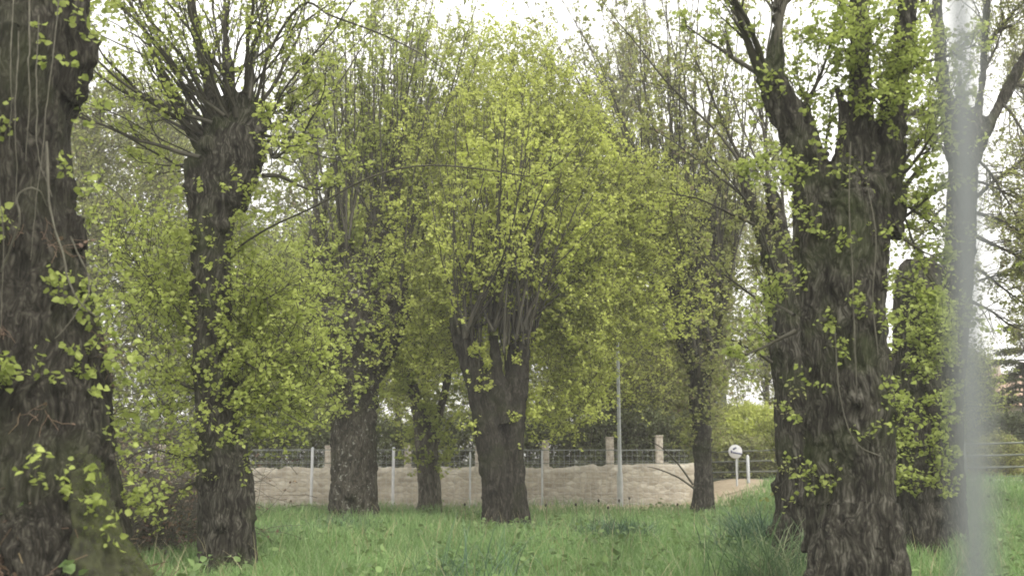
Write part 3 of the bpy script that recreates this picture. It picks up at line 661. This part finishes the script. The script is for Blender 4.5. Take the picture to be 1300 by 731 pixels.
A_ = np.array([at(p[0], p[1], dI) for p in PA]); B_ = np.array([at(p[2], p[3], dI+rng.normal(0, .9)) for p in PA]); dd = B_-A_
shoots(gt, gl, A_, unit(dd)+UP*.25, np.linalg.norm(dd, axis=1), np.array([p[4] for p in PA])/F*dI*.8, .06, -.05, .07, 14, 24, 1.1, 4, 3, 2, .1, 5, .0, .7)
sprouts(gt, gl, coI, noI, 120, .6, .06, (2, 6), nodes=4, per=2)
fin(eI, gt, gl, 'leaf_olive')

# ================================================================== BACKGROUND TREES
DN = 1.75
def bg_tree(x, d, crown, label, leafm, seed, n=900, size=.12, tw='twig_far', tr=.16, name='tree', bare=.8, top=None):
    """crown: list of (x, y, rx, ry) px blobs at depth d"""
    e = tree(name, label, d, x, group='trees beyond the stone wall'); base = at(x, 600, d); z0 = gh(base[0], d)
    ytop = min(c[1]-c[3]*.6 for c in crown); tp = at(crown[0][0], ytop, d)
    P = bez([(base[0], d, z0-.2), (base[0]*.8+tp[0]*.2, d, z0+(tp[2]-z0)*.3), (base[0]*.4+tp[0]*.6, d, z0+(tp[2]-z0)*.65), tuple(tp)], 16)[None]
    g = Geo(); g.tubes(P, taper(tr, .03, 16, 1), 8); g.obj('trunk', M['bark_far'], e, True)
    gt, gl = Geo(), Geo()
    k = int(44*bare)
    s, dr, t, i = kids(P, k, .22, .95, 1.0)
    ln = np.array([max(c[2] for c in crown)])/F*d*rng.uniform(.7, 1.2, k)*(1.25-.6*t)
    shoots(gt, gl, s, dr+UP*.5, ln, tr*.32, size, .05, .08, 10, 10, 1.2, 3, 2, 2, .2, 4, .04, .7)
    tot = sum(c[2]*c[3] for c in crown)
    for j, c in enumerate(crown):
        cloud(gt, gl, at(c[0], c[1], d), (c[2]/F*d, min(c[2], c[3])/F*d*.7, c[3]/F*d), int(DN*n*c[2]*c[3]/tot), size, 1.0, 4, 2, .55, seed+j*7, -.25, .009)
    fin(e, gt, gl, leafm, tw)
    return e
bg_tree(105, 36, [(110, 300, 120, 210), (60, 480, 90, 110), (170, 200, 80, 110)], 'brownish half-bare tree seen between the huge left trunk and the pollard beside it', 'leaf_olive', 11, 1500)
bg_tree(215, 40, [(210, 260, 90, 170), (220, 480, 90, 90)], 'olive leafed background tree behind the left pollard', 'leaf_olive', 22, 1500)
bg_tree(350, 37, [(350, 420, 80, 120), (345, 530, 90, 50)], 'round leafy green background tree left of the lichen spotted trunk', 'leaf_fresh', 33, 1500)
bg_tree(395, 44, [(400, 240, 110, 190), (380, 420, 80, 90)], 'tall twiggy olive tree behind the lichen spotted pollard', 'leaf_olive', 44, 1700, .13)
bg_tree(505, 40, [(510, 300, 85, 170), (500, 480, 70, 85)], 'thin leafed tree between the two middle pollards, beyond the wall', 'leaf_bright', 55, 1500)
bg_tree(610, 46, [(610, 260, 100, 190), (590, 470, 80, 90)], 'tall green tree behind the vee-shaped double trunk', 'leaf_bright', 66, 1700, .13)
bg_tree(715, 42, [(720, 300, 105, 170), (700, 490, 95, 75)], 'yellow-green tree rising beyond the wall behind the lamp post', 'leaf_bright', 77, 2200, .12)
bg_tree(765, 35, [(770, 460, 75, 95), (740, 400, 60, 80)], 'young bright green tree directly behind the lamp post', 'leaf_bright', 87, 1500, .10)
bg_tree(850, 37, [(845, 500, 60, 60), (850, 545, 60, 30)], 'dark leafed tree in front of the grey house', 'leaf_olive', 88, 1100, .11)
bg_tree(800, 46, [(790, 170, 110, 190), (830, 330, 70, 90)], 'airy bare-topped tree above the lamp post with open sky between its twigs', 'leaf_olive', 201, 700, .11, bare=2.2)
bg_tree(1330, 34, [(1300, 170, 70, 200)], 'half-bare tree at the right edge with fine twigs over the sky', 'leaf_olive', 211, 380, .09, bare=1.6)
bg_tree(545, 50, [(520, 160, 90, 200)], 'thin tall tree rising between the middle pollard and the bright centre crown', 'leaf_olive', 221, 650, .12, bare=2)
bg_tree(905, 44, [(905, 330, 80, 150), (900, 480, 80, 60)], 'airy half-bare tree right of the grey house', 'leaf_olive', 99, 750, .12, bare=1.5)
bg_tree(975, 50, [(975, 300, 70, 170), (960, 500, 70, 40)], 'sparse tree with sky showing through, behind the right trunks', 'leaf_olive', 111, 550, .12, bare=1.4)
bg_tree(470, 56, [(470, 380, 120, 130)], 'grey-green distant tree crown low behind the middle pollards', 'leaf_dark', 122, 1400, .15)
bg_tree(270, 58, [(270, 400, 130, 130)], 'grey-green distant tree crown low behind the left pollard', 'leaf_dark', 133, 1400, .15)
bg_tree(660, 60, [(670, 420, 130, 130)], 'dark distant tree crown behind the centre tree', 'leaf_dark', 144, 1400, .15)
bg_tree(60, 48, [(50, 300, 120, 170)], 'distant tree showing beside the edge of the huge left trunk', 'leaf_olive', 155, 900, .14)
bg_tree(1235, 38, [(1238, 505, 24, 55)], 'small grey-green tree behind the blurred post beside the tiled house', 'leaf_fresh', 166, 320, .09, tr=.08)
# conifer at right edge
eP = tree('cedar_tree', 'dark cedar with drooping tiered boughs above the tiled house', 40, 1300, group='trees beyond the stone wall')
b0 = np.array(eP.location); tp = at(1305, 400, 40)
g = Geo(); P = bez([b0-UP*.2, b0*.5+tp*.5, tp], 12)[None]; g.tubes(P, taper(.22, .04, 12, 1), 8); g.obj('trunk', M['bark_far'], eP, True)
gt, gl = Geo(), Geo(); s, dr, t, i = kids(P, 46, .45, .98, 1)
dr[:, 2] = .05; P1 = grow(s, dr, rng.uniform(1.0, 2.2, 46)*(1.25-.8*t), 9, .06, -.02); gt.tubes(P1, taper(.04, .01, 9, 46), 4)
s, dr, t, i = kids(P1, 26, .1, 1, .9); dr[:, 2] *= .2; P2 = grow(s, dr, .5, 4, .1, -.05); gt.tubes(P2, taper(.012, .006, 4, len(P2)), 3); leaf_nodes(gl, P2, 5, 2, .09)
fin(eP, gt, gl, 'leaf_dark')

# hedges and shrubs
def shrub(name, label, c, rad, n, leafm, size=.09, cat='shrub', group=None, core=True):
    z = gh(c[0], c[1]); e = empty(name, label, cat, (c[0], c[1], z), group)
    gt, gl = Geo(), Geo(); m_ = 26
    s = np.stack((c[0]+rng.normal(0, rad[0]*.25, m_), c[1]+rng.normal(0, rad[1]*.25, m_), np.full(m_, z-.05)), 1)
    P = grow(s, rng.normal(0, .4, (m_, 3))+UP, rad[2]*1.5, 8, .12); gt.tubes(P, taper(.03, .008, 8, m_), 4)
    cc = np.array((c[0], c[1], z+rad[2]*.95))
    # dense shell of twigs just under the surface, so that no light comes through
    u = unit(rng.normal(0, 1, (n, 3))); u[:, 2] = np.abs(u[:, 2])*1.0-.0
    low = rng.random(n) < .45; u[low, 2] *= -.9
    rr = (1+.14*noise3(u*2.5+c[0], 3)+.08*noise3(u*6+c[1], 4))*rng.uniform(.55, 1, n)**.5
    w = cc+u*np.array(rad)*rr[:, None]; w[:, 2] = np.maximum(w[:, 2], z+.05)
    P = grow(w-u*.15, u+rng.normal(0, .4, (n, 3))+UP*.3, .4, 5, .15); gt.tubes(P, taper(.006, .002, 5, n), 3)
    leaf_nodes(gl, P, 4, 3, size, .1, .05)
    fin(e, gt, gl, leafm, 'twig_far', 'stems'); return e
def pX(x, Y): return at(x, 580, Y)[0]
G_ = 'shrubs behind the wall and fences'
shrub('shrub', 'bright yellow-green clipped dome behind the road sign', (pX(950, 41), 41), (2.2, 1.4, 1.45), 2600, 'leaf_bright', .085, 'shrub', G_)
shrub('shrub', 'dull green bush left of the bright dome, behind the rails', (pX(895, 44), 44), (2.2, 1.3, 1.45), 1500, 'leaf_olive', .09, 'shrub', G_)
shrub('shrub', 'dark rounded bush at the right edge below the tiled roof', (pX(1292, 36), 36), (1.5, 1.1, 1.15), 1400, 'leaf_dark', .08, 'shrub', G_)
shrub('shrub', 'light grey-green bush just behind the rails at the right edge', (pX(1268, 33), 33), (.8, .7, .75), 900, 'leaf_olive', .06, 'shrub', G_)
def hedge(label, x0, x1, Y, h, n, leafm, th=.7, Y1=None):
    X0, X1 = pX(x0, Y), pX(x1, Y if Y1 is None else Y1); dY = 0 if Y1 is None else Y1-Y
    e = empty('hedge', label, 'hedge', ((X0+X1)/2, Y+dY/2, gh((X0+X1)/2, Y)), 'hedges behind the wall and fences')
    gt, gl = Geo(), Geo(); t = rng.random(n); X = X0+t*(X1-X0); z0 = ground_h(X, Y+dY*t)
    hh = h*(1+.12*noise3(np.stack((X*.9, X*0+1, X*0), 1), 8)); z = z0+hh*rng.random(n)**.7
    yy = Y+dY*t+rng.uniform(-th, th, n)
    P = grow(np.stack((X, yy, z), 1), rng.normal(0, .6, (n, 3))+UP*.4, .4, 5, .15); gt.tubes(P, taper(.008, .003, 5, n), 3); leaf_nodes(gl, P, 4, 3, .085, .1, .05)
    m_ = int(abs(X1-X0)*3); t = rng.random(m_); X = X0+t*(X1-X0); P = grow(np.stack((X, Y+dY*t, ground_h(X, Y+dY*t)), 1), rng.normal(0, .15, (m_, 3))+UP, h*.95, 6, .08); gt.tubes(P, taper(.035, .01, 6, m_), 4)
    fin(e, gt, gl, leafm, 'twig_far', 'stems')
hedge('long dark hedge behind the stone wall and its railing', -60, 880, 34.5, 2.7, 11000, 'leaf_mid')
hedge('low green hedge behind the rail fence beside the road sign', 880, 1010, 39.0, 1.25, 1700, 'leaf_olive')
hedge('green hedge behind the rail fence right of the blurred post', 1180, 1420, 35.0, 1.15, 2600, 'leaf_mid')
hedge('tall dark hedge far behind the right-hand trunks', 1010, 1250, 44.0, 2.6, 3400, 'leaf_dark', 1.0)

# brush thicket behind the left trunks
def thicket(label, x, Y, rx, rz, n):
    X = pX(x, Y); z = gh(X, Y); e = empty('bramble_thicket', label, 'brambles', (X, Y, z), 'brown bramble thickets by the left trunks')
    gt, gl = Geo(), Geo(); w = np.stack((X+rng.normal(0, rx*.5, n), Y+rng.normal(0, .5, n), z+np.abs(rng.normal(0, rz*.35, n))), 1)
    P = grow(w, rng.normal(0, 1, (n, 3))*(1, 1, .5)+UP*.3, rng.uniform(.6, 1.6, n), 9, .16, -.05); gt.tubes(P, taper(.009, .003, 9, n), 3)
    k = rng.random(n) < .35; leaf_nodes(gl, P[k], 4, 2, .06)
    gt.obj('stems', M['twig_far'], e); gl.obj('dead_leaves', M['leaf_dry'], e)
thicket('tangled brown brambles on the grass right of the huge left trunk', 190, 17.0, 1.0, 1.5, 900)
thicket('grey-brown tangle of bare stems farther behind the left pollard', 225, 24.0, 1.6, 2.6, 1100)
thicket('brown bare stems low against the left end of the stone wall', 130, 27.0, 2.6, 2.6, 1300)

# ================================================================== STONE WALL
wy = lambda X: 32.4
X0, X1 = -16.0, pX(880, 32.4)
eW = empty('stone_wall', 'low pale rubble stone wall with square pillars along the far side of the meadow', 'wall', ((X0+X1)/2, 32.4, 0))
n = 160; g = Geo(); xs_ = np.linspace(X0, X1, n); zt = 1.28+.025*rng.normal(0, 1, n)+.12*smooth(0, 5, xs_)
yf = 32.2+.02*rng.normal(0, 1, (n, 6)); rows = []
for j, fz in enumerate((-.3, .1, .35, .6, .85, 1)):
    rows.append(np.stack((xs_, yf[:, j], np.where(fz < 0, fz, fz*zt)), 1))
rows.append(np.stack((xs_, np.full(n, 32.6), zt), 1)); rows.append(np.stack((xs_, np.full(n, 32.6), np.full(n, -.3)), 1))
V = np.concatenate(rows); i = np.arange(8*n).reshape(8, n); Q = np.stack((i[:-1, :-1], i[:-1, 1:], i[1:, 1:], i[1:, :-1]), -1)
g.put(V, Q); g.put(np.stack([r[-1] for r in rows]), [(0, 1, 5, 7), (1, 2, 4, 5), (2, 3, 4, 4), (5, 6, 7, 7)][:2]); g.obj('masonry', M['stone'], eW)
for x, yt, w in ((415, 567, .2), (517, 564, .24), (606, 568, .18), (693, 560, .25), (775, 556, .27), (838, 554, .25), (300, 566, .26), (200, 566, .26), (100, 566, .26)):
    p = at(x, yt, 32.15); g = Geo(); z = p[2]; g.box((p[0], 32.44, (z-.2)/2), (w*.85, .30, z+.2)); g.box((p[0], 32.44, z+.02), (w*.85+.02, .33, .05))
    o = g.obj('pillar', M['pillar'], eW); bv = o.modifiers.new('b', 'BEVEL'); bv.width = .015; bv.segments = 2

# wire fence in front of the wall: posts, rails, mesh panels
eN = empty('wire_fence', 'grey wire mesh fence with pale posts along the front of the stone wall', 'fence', (pX(560, 31.8), 31.8, 0))
def fence_posts(xs_px, ys_px, Y, r, m, parent, z0=-.1):
    for x, yt in zip(xs_px, ys_px):
        p = at(x, yt, Y); g = Geo(); g.tubes(np.array([[(p[0], Y, z0), (p[0], Y, p[2]), (p[0], Y, p[2]+.02)]]), np.array([[r, r, r*.3]]), 8); g.obj('post', M[m], parent, True)
fence_posts((-10, 90, 190, 295, 397, 500), (568,)*6, 31.8, .045, 'white', eN); fence_posts((597, 688), (574, 572), 31.8, .028, 'galv', eN)
zt_ = at(500, 571, 31.8)[2]; zm = at(500, 588, 31.8)[2]
for z in (zt_, zm):
    g = Geo(); g.tubes(np.array([[(-16, 31.8, z), (-5, 31.8, z+.01), (5.4, 31.8, z)]]), np.full((1, 3), .015), 6); g.obj('rail', M['rail'], eN)
g = Geo()
for x in np.arange(-16, 5.4, .16): g.tubes(np.array([[(x, 31.78, .1), (x, 31.78, zt_)]]), np.full((1, 2), .0035), 3)
for z in np.arange(.2, zt_, .16): g.tubes(np.array([[(-16, 31.78, z), (5.4, 31.78, z)]]), np.full((1, 2), .0035), 3)
g.obj('wire_mesh', M['galv'], eN)

# rail fence at right
eR = empty('rail_fence', 'grey-green horizontal rail fence running behind the road sign and the right trunks', 'fence', (pX(1060, 33), 33, .8))
A = (pX(876, 37.5), 37.5); B = (pX(1420, 29.2), 29.2); yA = (575, 587, 599); yB = (560, 575, 589)
for k_, (a, b) in enumerate(((574.5, 558), (587, 574), (600, 590), (609, 603))):
    pa, pb = at(878, a, A[1]), at(1420, b, B[1]); g = Geo(); v = pb-pa; L_ = np.linalg.norm(v[:2]); an = math.atan2(v[1], v[0])
    q = np.array([pa, pa+v*.33, pa+v*.66, pb]); g.tubes(q[None], np.full((1, 4), .036 if k_ < 3 else .02), 6); g.obj('rail', M['rail'], eR)
for t in (0.0, .135, .29, .43, .57, .695, .85, 1.0):
    X = A[0]+(B[0]-A[0])*t; Y = A[1]+(B[1]-A[1])*t; zt2 = (at(878, 574, A[1])*(1-t)+at(1420, 557, B[1])*t)[2]
    g = Geo(); g.box((X, Y-.05, (gh(X, Y)-.1+zt2+.06)/2), (.09, .07, zt2+.16-gh(X, Y))); g.obj('post', M['rail'], eR)

# road sign
p = at(933, 573, 33.0); zg = gh(p[0], 33)
eS = empty('road_sign', 'round white road sign with dark blue marks on a thin pale pole', 'road sign', (p[0], 33, zg))
g = Geo(); g.tubes(np.array([[(p[0]+.03, 33, zg-.1), (p[0]+.03, 33, p[2]+.1)]]), np.full((1, 2), .032), 8); g.obj('pole', M['galv'], eS, True)
g = Geo(); g.tubes(np.array([[(p[0], 32.95, p[2]), (p[0], 32.935, p[2]), (p[0], 32.925, p[2]), (p[0], 32.925, p[2])]]), np.array([[.22, .22, .21, .001]]), 28); disc = g.obj('disc', M['white'], eS)
for cx, cz, w, h, a in ((-.02, .10, .12, .05, .5), (.06, -.05, .28, .045, -.18), (-.12, .0, .05, .09, .3)):
    g = Geo(); g.box((0, 0, 0), (w, .006, h)); v = g.V[0]; ca, sa = math.cos(a), math.sin(a)
    g.V[0] = np.stack((v[:, 0]*ca-v[:, 2]*sa+p[0]+cx, v[:, 1]+32.919, v[:, 0]*sa+v[:, 2]*ca+p[2]+cz), 1); o = g.obj('mark', M['signink'], eS); o.parent = disc
p2 = at(949, 579, 33.3); zg = gh(p2[0], 33.3)
g = Geo(); g.tubes(np.array([[(p2[0], 33.3, zg-.1), (p2[0], 33.3, p2[2]), (p2[0], 33.3, p2[2]+.05)]]), np.array([[.055, .055, .02]]), 8)
tag(g.obj('bollard_post', M['galv']), 'short grey post just right of the round road sign', 'post')

# lamp post
p = at(784, 426, 30.5); zg = gh(p[0], 30.5)
eL = empty('lamp_post', 'tall thin grey lamp post in front of the stone wall', 'lamp post', (p[0], 30.5, zg))
g = Geo(); g.tubes(np.array([[(p[0], 30.5, zg-.1), (p[0], 30.5, zg+1.0)]]), np.array([[.085, .085]]), 12); g.obj('base', M['galv'], eL, True)
g = Geo(); g.tubes(np.array([[(p[0], 30.5, zg+.9), (p[0], 30.5, zg+1.05), (p[0], 30.5, zg+3), (p[0], 30.5, p[2])]]), np.array([[.08, .06, .05, .04]]), 12); g.obj('pole', M['galv'], eL, True)
g = Geo(); g.tubes(np.array([[(p[0], 30.5, p[2]-.05), (p[0], 30.5, p[2]), (p[0], 30.5, p[2]+.10), (p[0], 30.5, p[2]+.14), (p[0], 30.5, p[2]+.15)]]), np.array([[.05, .17, .19, .12, .001]]), 14); g.obj('lamp_head', M['galv'], eL, True)

# ================================================================== HOUSES
def house(label, x0, x1, Y, ytop_eave, ytop_ridge, wallm, roofm, depth=8, wins=()):
    Xa, Xb = pX(x0, Y), pX(x1, Y); ze = at(0, ytop_eave, Y)[2]; zr = at(0, ytop_ridge, Y+depth/2)[2]; z0 = gh((Xa+Xb)/2, Y)-.3
    e = empty('house', label, 'house', ((Xa+Xb)/2, Y+depth/2, z0+.3), 'houses beyond the meadow')
    g = Geo(); c = ((Xa+Xb)/2, Y+depth/2, (z0+ze)/2); g.box(c, (Xb-Xa, depth, ze-z0))
    ym = Y+depth/2
    for X in (Xa, Xb): g.put([(X, Y, ze), (X, Y+depth, ze), (X, ym, zr-.1), (X, ym, zr-.1)], [(0, 1, 2, 3)])
    g.obj('wall', wallm, e)
    o_ = .45; g = Geo(); sl = (zr-ze)/(depth/2); th = .16
    for s_ in (-1, 1):
        ye = ym+s_*(depth/2+o_); zz = ze-o_*sl+.06
        V = [(Xa-o_, ye, zz), (Xb+o_, ye, zz), (Xb+o_, ym, zr+.06), (Xa-o_, ym, zr+.06)]
        V += [(a, b, c_+th) for a, b, c_ in V]; g.put(V, [(0, 1, 2, 3), (4, 5, 6, 7), (0, 1, 5, 4), (1, 2, 6, 5), (2, 3, 7, 6), (3, 0, 4, 7)])
    rf = g.obj('roof', roofm, e)
    g = Geo(); g.box((Xa*.7+Xb*.3, ym+.6, zr+.3), (.7, .7, 1.3)); ch = g.obj('chimney', M['pillar'], e); ch.parent = rf
    for fx, fz in wins:
        X = Xa+(Xb-Xa)*fx; z = z0+.3+(ze-z0-.3)*fz
        g = Geo(); g.box((X, Y-.02, z+.66), (1.1, .1, .08)); g.box((X, Y-.02, z-.66), (1.2, .16, .08)); g.box((X-.51, Y-.02, z), (.08, .1, 1.23)); g.box((X+.51, Y-.02, z), (.08, .1, 1.23)); g.box((X, Y-.02, z), (.05, .08, 1.2))
        w = g.obj('window', M['white'], e); g = Geo(); g.box((X, Y+.004, z), (.98, .03, 1.24)); pn = g.obj('pane', M['glass'], e); pn.parent = w
house('grey house with slate roof mostly hidden behind the leaves right of the lamp post', 770, 925, 52, 418, 375, M['plaster'], M['slate'], 9, ((.3, .3), (.62, .3), (.3, .75), (.62, .75), (.85, .75)))
house('low house with orange tiled roof at the right edge', 1262, 1480, 46, 512, 480, M['plaster_warm'], M['tile'], 8, ((.2, .45), (.45, .45), (.7, .45)))

# ================================================================== GRASS
def blades(n, X, Y, h, w, lean=.35, segs=3):
    g = Geo(); z = ground_h(X, Y); a = rng.uniform(0, 6.28, n); d = np.stack((np.cos(a), np.sin(a), np.zeros(n)), 1)
    wd = np.stack((-np.sin(a), np.cos(a), np.zeros(n)), 1); b = rng.uniform(0, 6.28, n); wd = unit(np.stack((np.cos(b), np.sin(b), np.zeros(n)), 1))
    base = np.stack((X, Y, z-.02), 1); t = np.linspace(0, 1, segs+1); ln = (lean*rng.uniform(.2, 1.6, n))
    P = base[:, None]+(t[None, :, None]**2)*d[:, None]*(h*ln)[:, None, None]+UP*(t[None, :, None]*h[:, None, None]*(1-.35*(t[None, :, None]**2)*ln[:, None, None]))
    W = w[:, None]*np.array([1, .9, .62, .08] if segs == 3 else np.linspace(1, .08, segs+1)**.7)
    V = np.stack((P-wd[:, None]*W[..., None]/2, P+wd[:, None]*W[..., None]/2), 2)
    i = np.arange(n*(segs+1)*2).reshape(n, segs+1, 2); g.put(V, np.stack((i[:, :-1, 0], i[:, :-1, 1], i[:, 1:, 1], i[:, 1:, 0]), -1)); return g
n = 330000
Yr = 2.0+30.0*rng.random(n)**1.25; X = rng.uniform(-1, 1, n)*(Yr*.72+3.0)
k = ~((Yr > 29.0+.4*rng.normal(0, 1, n)) & (X < 7.3)) & (((X+4.2)**2/.9**2+(Yr-8.6)**2) > 1.75**2*rng.uniform(.5, 1, n)) & (Yr < 31)
X, Yr = X[k], Yr[k]; n = len(X)
nn = noise3(np.stack((X*.45, Yr*.45, X*0), 1), 40); n2 = noise3(np.stack((X*1.6, Yr*1.6, X*0), 1), 41)
h = np.clip(.37+.11*nn+.10*n2, .15, .7)*rng.uniform(.55, 1.25, n); w = .007+.0004*Yr
g = blades(n, X, Yr, h, w*rng.uniform(.6, 1.4, n), .5)
tag(g.obj('grass', M['grass']), 'long fresh green meadow grass', 'grass', kind='stuff')

n = 2600; Yc = rng.uniform(8, 29, n); Xc = rng.uniform(-1, 1, n)*(Yc*.7+2); k = noise3(np.stack((Xc*.8, Yc*.8, Xc*0), 1), 77) > .05; Xc, Yc = Xc[k], Yc[k]
g = Geo(); c_ = np.repeat(np.stack((Xc, Yc, ground_h(Xc, Yc)+.20), 1), 7, 0); m_ = len(c_); leaves(g, c_+rng.normal(0, 1, (m_, 3))*(.07, .07, .09), .10, -.2, .6)
tag(g.obj('broad_weeds', M['weed']), 'low broad-leaved weeds and dock leaves among the grass', 'weeds', kind='stuff')
n = 2600; Yc = rng.uniform(9, 29, n); Xc = rng.uniform(-1, 1, n)*(Yc*.7+2); g = blades(n, Xc, Yc, rng.uniform(.4, .75, n), np.full(n, .007)+.0003*Yc, .45, 4)
tag(g.obj('dry_grass', M['straw']), 'scattered straw-coloured dead stems in the grass', 'dry grass', kind='stuff')

def tuft(x, y, d, label, n, h, spread, m='tuft', w=.014, lean=.75):
    p = at(x, y, d); X = p[0]; c = (X, d, gh(X, d)); g = blades(n, X+rng.normal(0, spread*.7, n), d+rng.normal(0, spread*.5, n), h*rng.uniform(.5, 1.1, n), np.full(n, w), lean, 5)
    o = g.obj('grass_tuft', M[m]); tag(o, label, 'grass tuft', 'tall leafy tufts in the meadow')
tuft(597, 700, 12.5, 'sparse dark tuft of upright blades in the lower middle of the meadow', 110, .95, .45, w=.016)
tuft(782, 655, 19, 'broad blue-green clump in front of the lamp post', 520, .62, .5, w=.022)
tuft(965, 640, 17, 'dense blue-green clump below the road sign', 650, .95, .42, w=.022)
tuft(975, 700, 12.3, 'tall mixed green and straw tuft left of the big right trunk', 420, 1.1, .50, 'tuft_dry', .017)
tuft(1030, 700, 11.4, 'yellowish grass growing against the foot of the big right trunk', 200, .6, .25, 'tuft_dry', .010)
tuft(440, 640, 22, 'green clump at the foot of the lichen spotted trunk', 300, .5, .7, w=.02)
tuft(360, 645, 20, 'bright green clump at the left end of the meadow edge', 260, .48, .6, w=.02)
tuft(680, 650, 21.5, 'low tuft at the right foot of the double trunk', 160, .45, .4, w=.018)
for j, (x, y) in enumerate(((693, 641), (731, 640), (760, 635), (772, 644), (786, 635), (799, 632), (590, 640), (860, 640))):
    d = 22+j*.3; p = at(x, y, d); zg = gh(p[0], d); g = Geo(); g.tubes(np.array([[(p[0], d, zg), (p[0]+.02, d, (zg+p[2])/2), (p[0], d, p[2])]]), np.array([[.006, .005, .004]]), 4); 
    e = g.obj('dry_stalk', M['leaf_dry']); tag(e, 'thin dry stalk with a small dark seed head above the grass', 'dry stalk', 'dry flower stalks before the wall')
    q = Geo(); t = np.linspace(-1, 1, 7); q.tubes((p+np.outer(t*.035, UP))[None], (.026*np.sqrt(np.clip(1-t**2, .02, 1)))[None], 7); o = q.obj('seed_head', M['bark']); o.parent = e

# blurred post close to the lens
a_, b_ = at(1219, 0, .55), at(1238, 731, .55); d_ = (a_-b_)/(a_[2]-b_[2])
P = np.array([b_+d_*(z-b_[2]) for z in (0, .02, 1.2, 2.3, 2.31)])
g = Geo(); g.tubes(P[None], np.array([[.0082, .0082, .0082, .0082, .003]]), 16)
tag(g.obj('fence_post', M['postmetal'], None, True), 'thin grey metal post standing close up and out of focus', 'post')

# thin damp air over the whole meadow
m_, nt, N, L = mat('haze'); v = N.new('ShaderNodeVolumePrincipled'); v.inputs['Color'].default_value = (.98, .96, .91, 1); v.inputs['Density'].default_value = HZ; v.inputs['Anisotropy'].default_value = .2
o = N.new('ShaderNodeOutputMaterial'); L.new(v.outputs[0], o.inputs['Volume'])
g = Geo(); g.box((0, 300, 9.5), (1300, 1300, 22)); hz_ = g.obj('haze', m_); tag(hz_, 'thin pale haze in the air', 'haze', kind='stuff')
# ================================================================== LIGHT, SKY, CAMERA
EL, AZ = math.radians(52), math.radians(150)
W = bpy.data.worlds.new('World'); S.world = W; W.use_nodes = True; nt = W.node_tree; nt.nodes.clear(); N, L = nt.nodes, nt.links
sky = N.new('ShaderNodeTexSky'); sky.sky_type = 'NISHITA'; sky.sun_disc = False; sky.sun_elevation = EL; sky.sun_rotation = AZ; sky.dust_density = 3
tc = N.new('ShaderNodeTexCoord'); cn = nz(N, L, tc.outputs['Generated'], 1.6, 5, .55, (1, 1, 2.2))
cr = ramp(N, [(.3, (10.4, 10.2, 9.8)), (.7, (14.5, 14.2, 13.5))]); L.new(cn.outputs[0], cr.inputs[0])
c = mixc(N, L, .88, sky.outputs[0], cr.outputs[0])
bg = N.new('ShaderNodeBackground'); bg.inputs['Strength'].default_value = .1; L.new(c, bg.inputs['Color'])
o = N.new('ShaderNodeOutputWorld'); L.new(bg.outputs[0], o.inputs[0])
ld = bpy.data.lights.new('sun', 'SUN'); ld.energy = 1.5; ld.angle = math.radians(18); ld.color = (1, .96, .9)
lo = bpy.data.objects.new('sun', ld); COL.objects.link(lo)
# sky's sun_rotation is measured clockwise from +Y; point the lamp the same way
sd = Vector((math.sin(AZ)*math.cos(EL), math.cos(AZ)*math.cos(EL), math.sin(EL)))
lo.rotation_euler = sd.to_track_quat('Z', 'Y').to_euler(); lo.location = (10, -10, 30)
cd = bpy.data.cameras.new('camera'); cam = bpy.data.objects.new('camera', cd); COL.objects.link(cam); S.camera = cam
cd.sensor_width = 36; cd.lens = 36*F/1300; cd.clip_end = 3000; cd.clip_start = .05
cam.location = (0, 0, CZ); cam.rotation_euler = (math.pi/2+TH, 0, 0)
cd.dof.use_dof = True; cd.dof.focus_distance = 17; cd.dof.aperture_fstop = 1.5
S.view_settings.view_transform = 'Standard'; S.view_settings.look = 'None'; S.view_settings.exposure = 0.92; S.view_settings.gamma = 1
S.cycles.max_bounces = 5; S.cycles.diffuse_bounces = 3; S.cycles.glossy_bounces = 2; S.cycles.transmission_bounces = 4
S.cycles.use_denoising = True
S.cycles.filter_width = 1.8
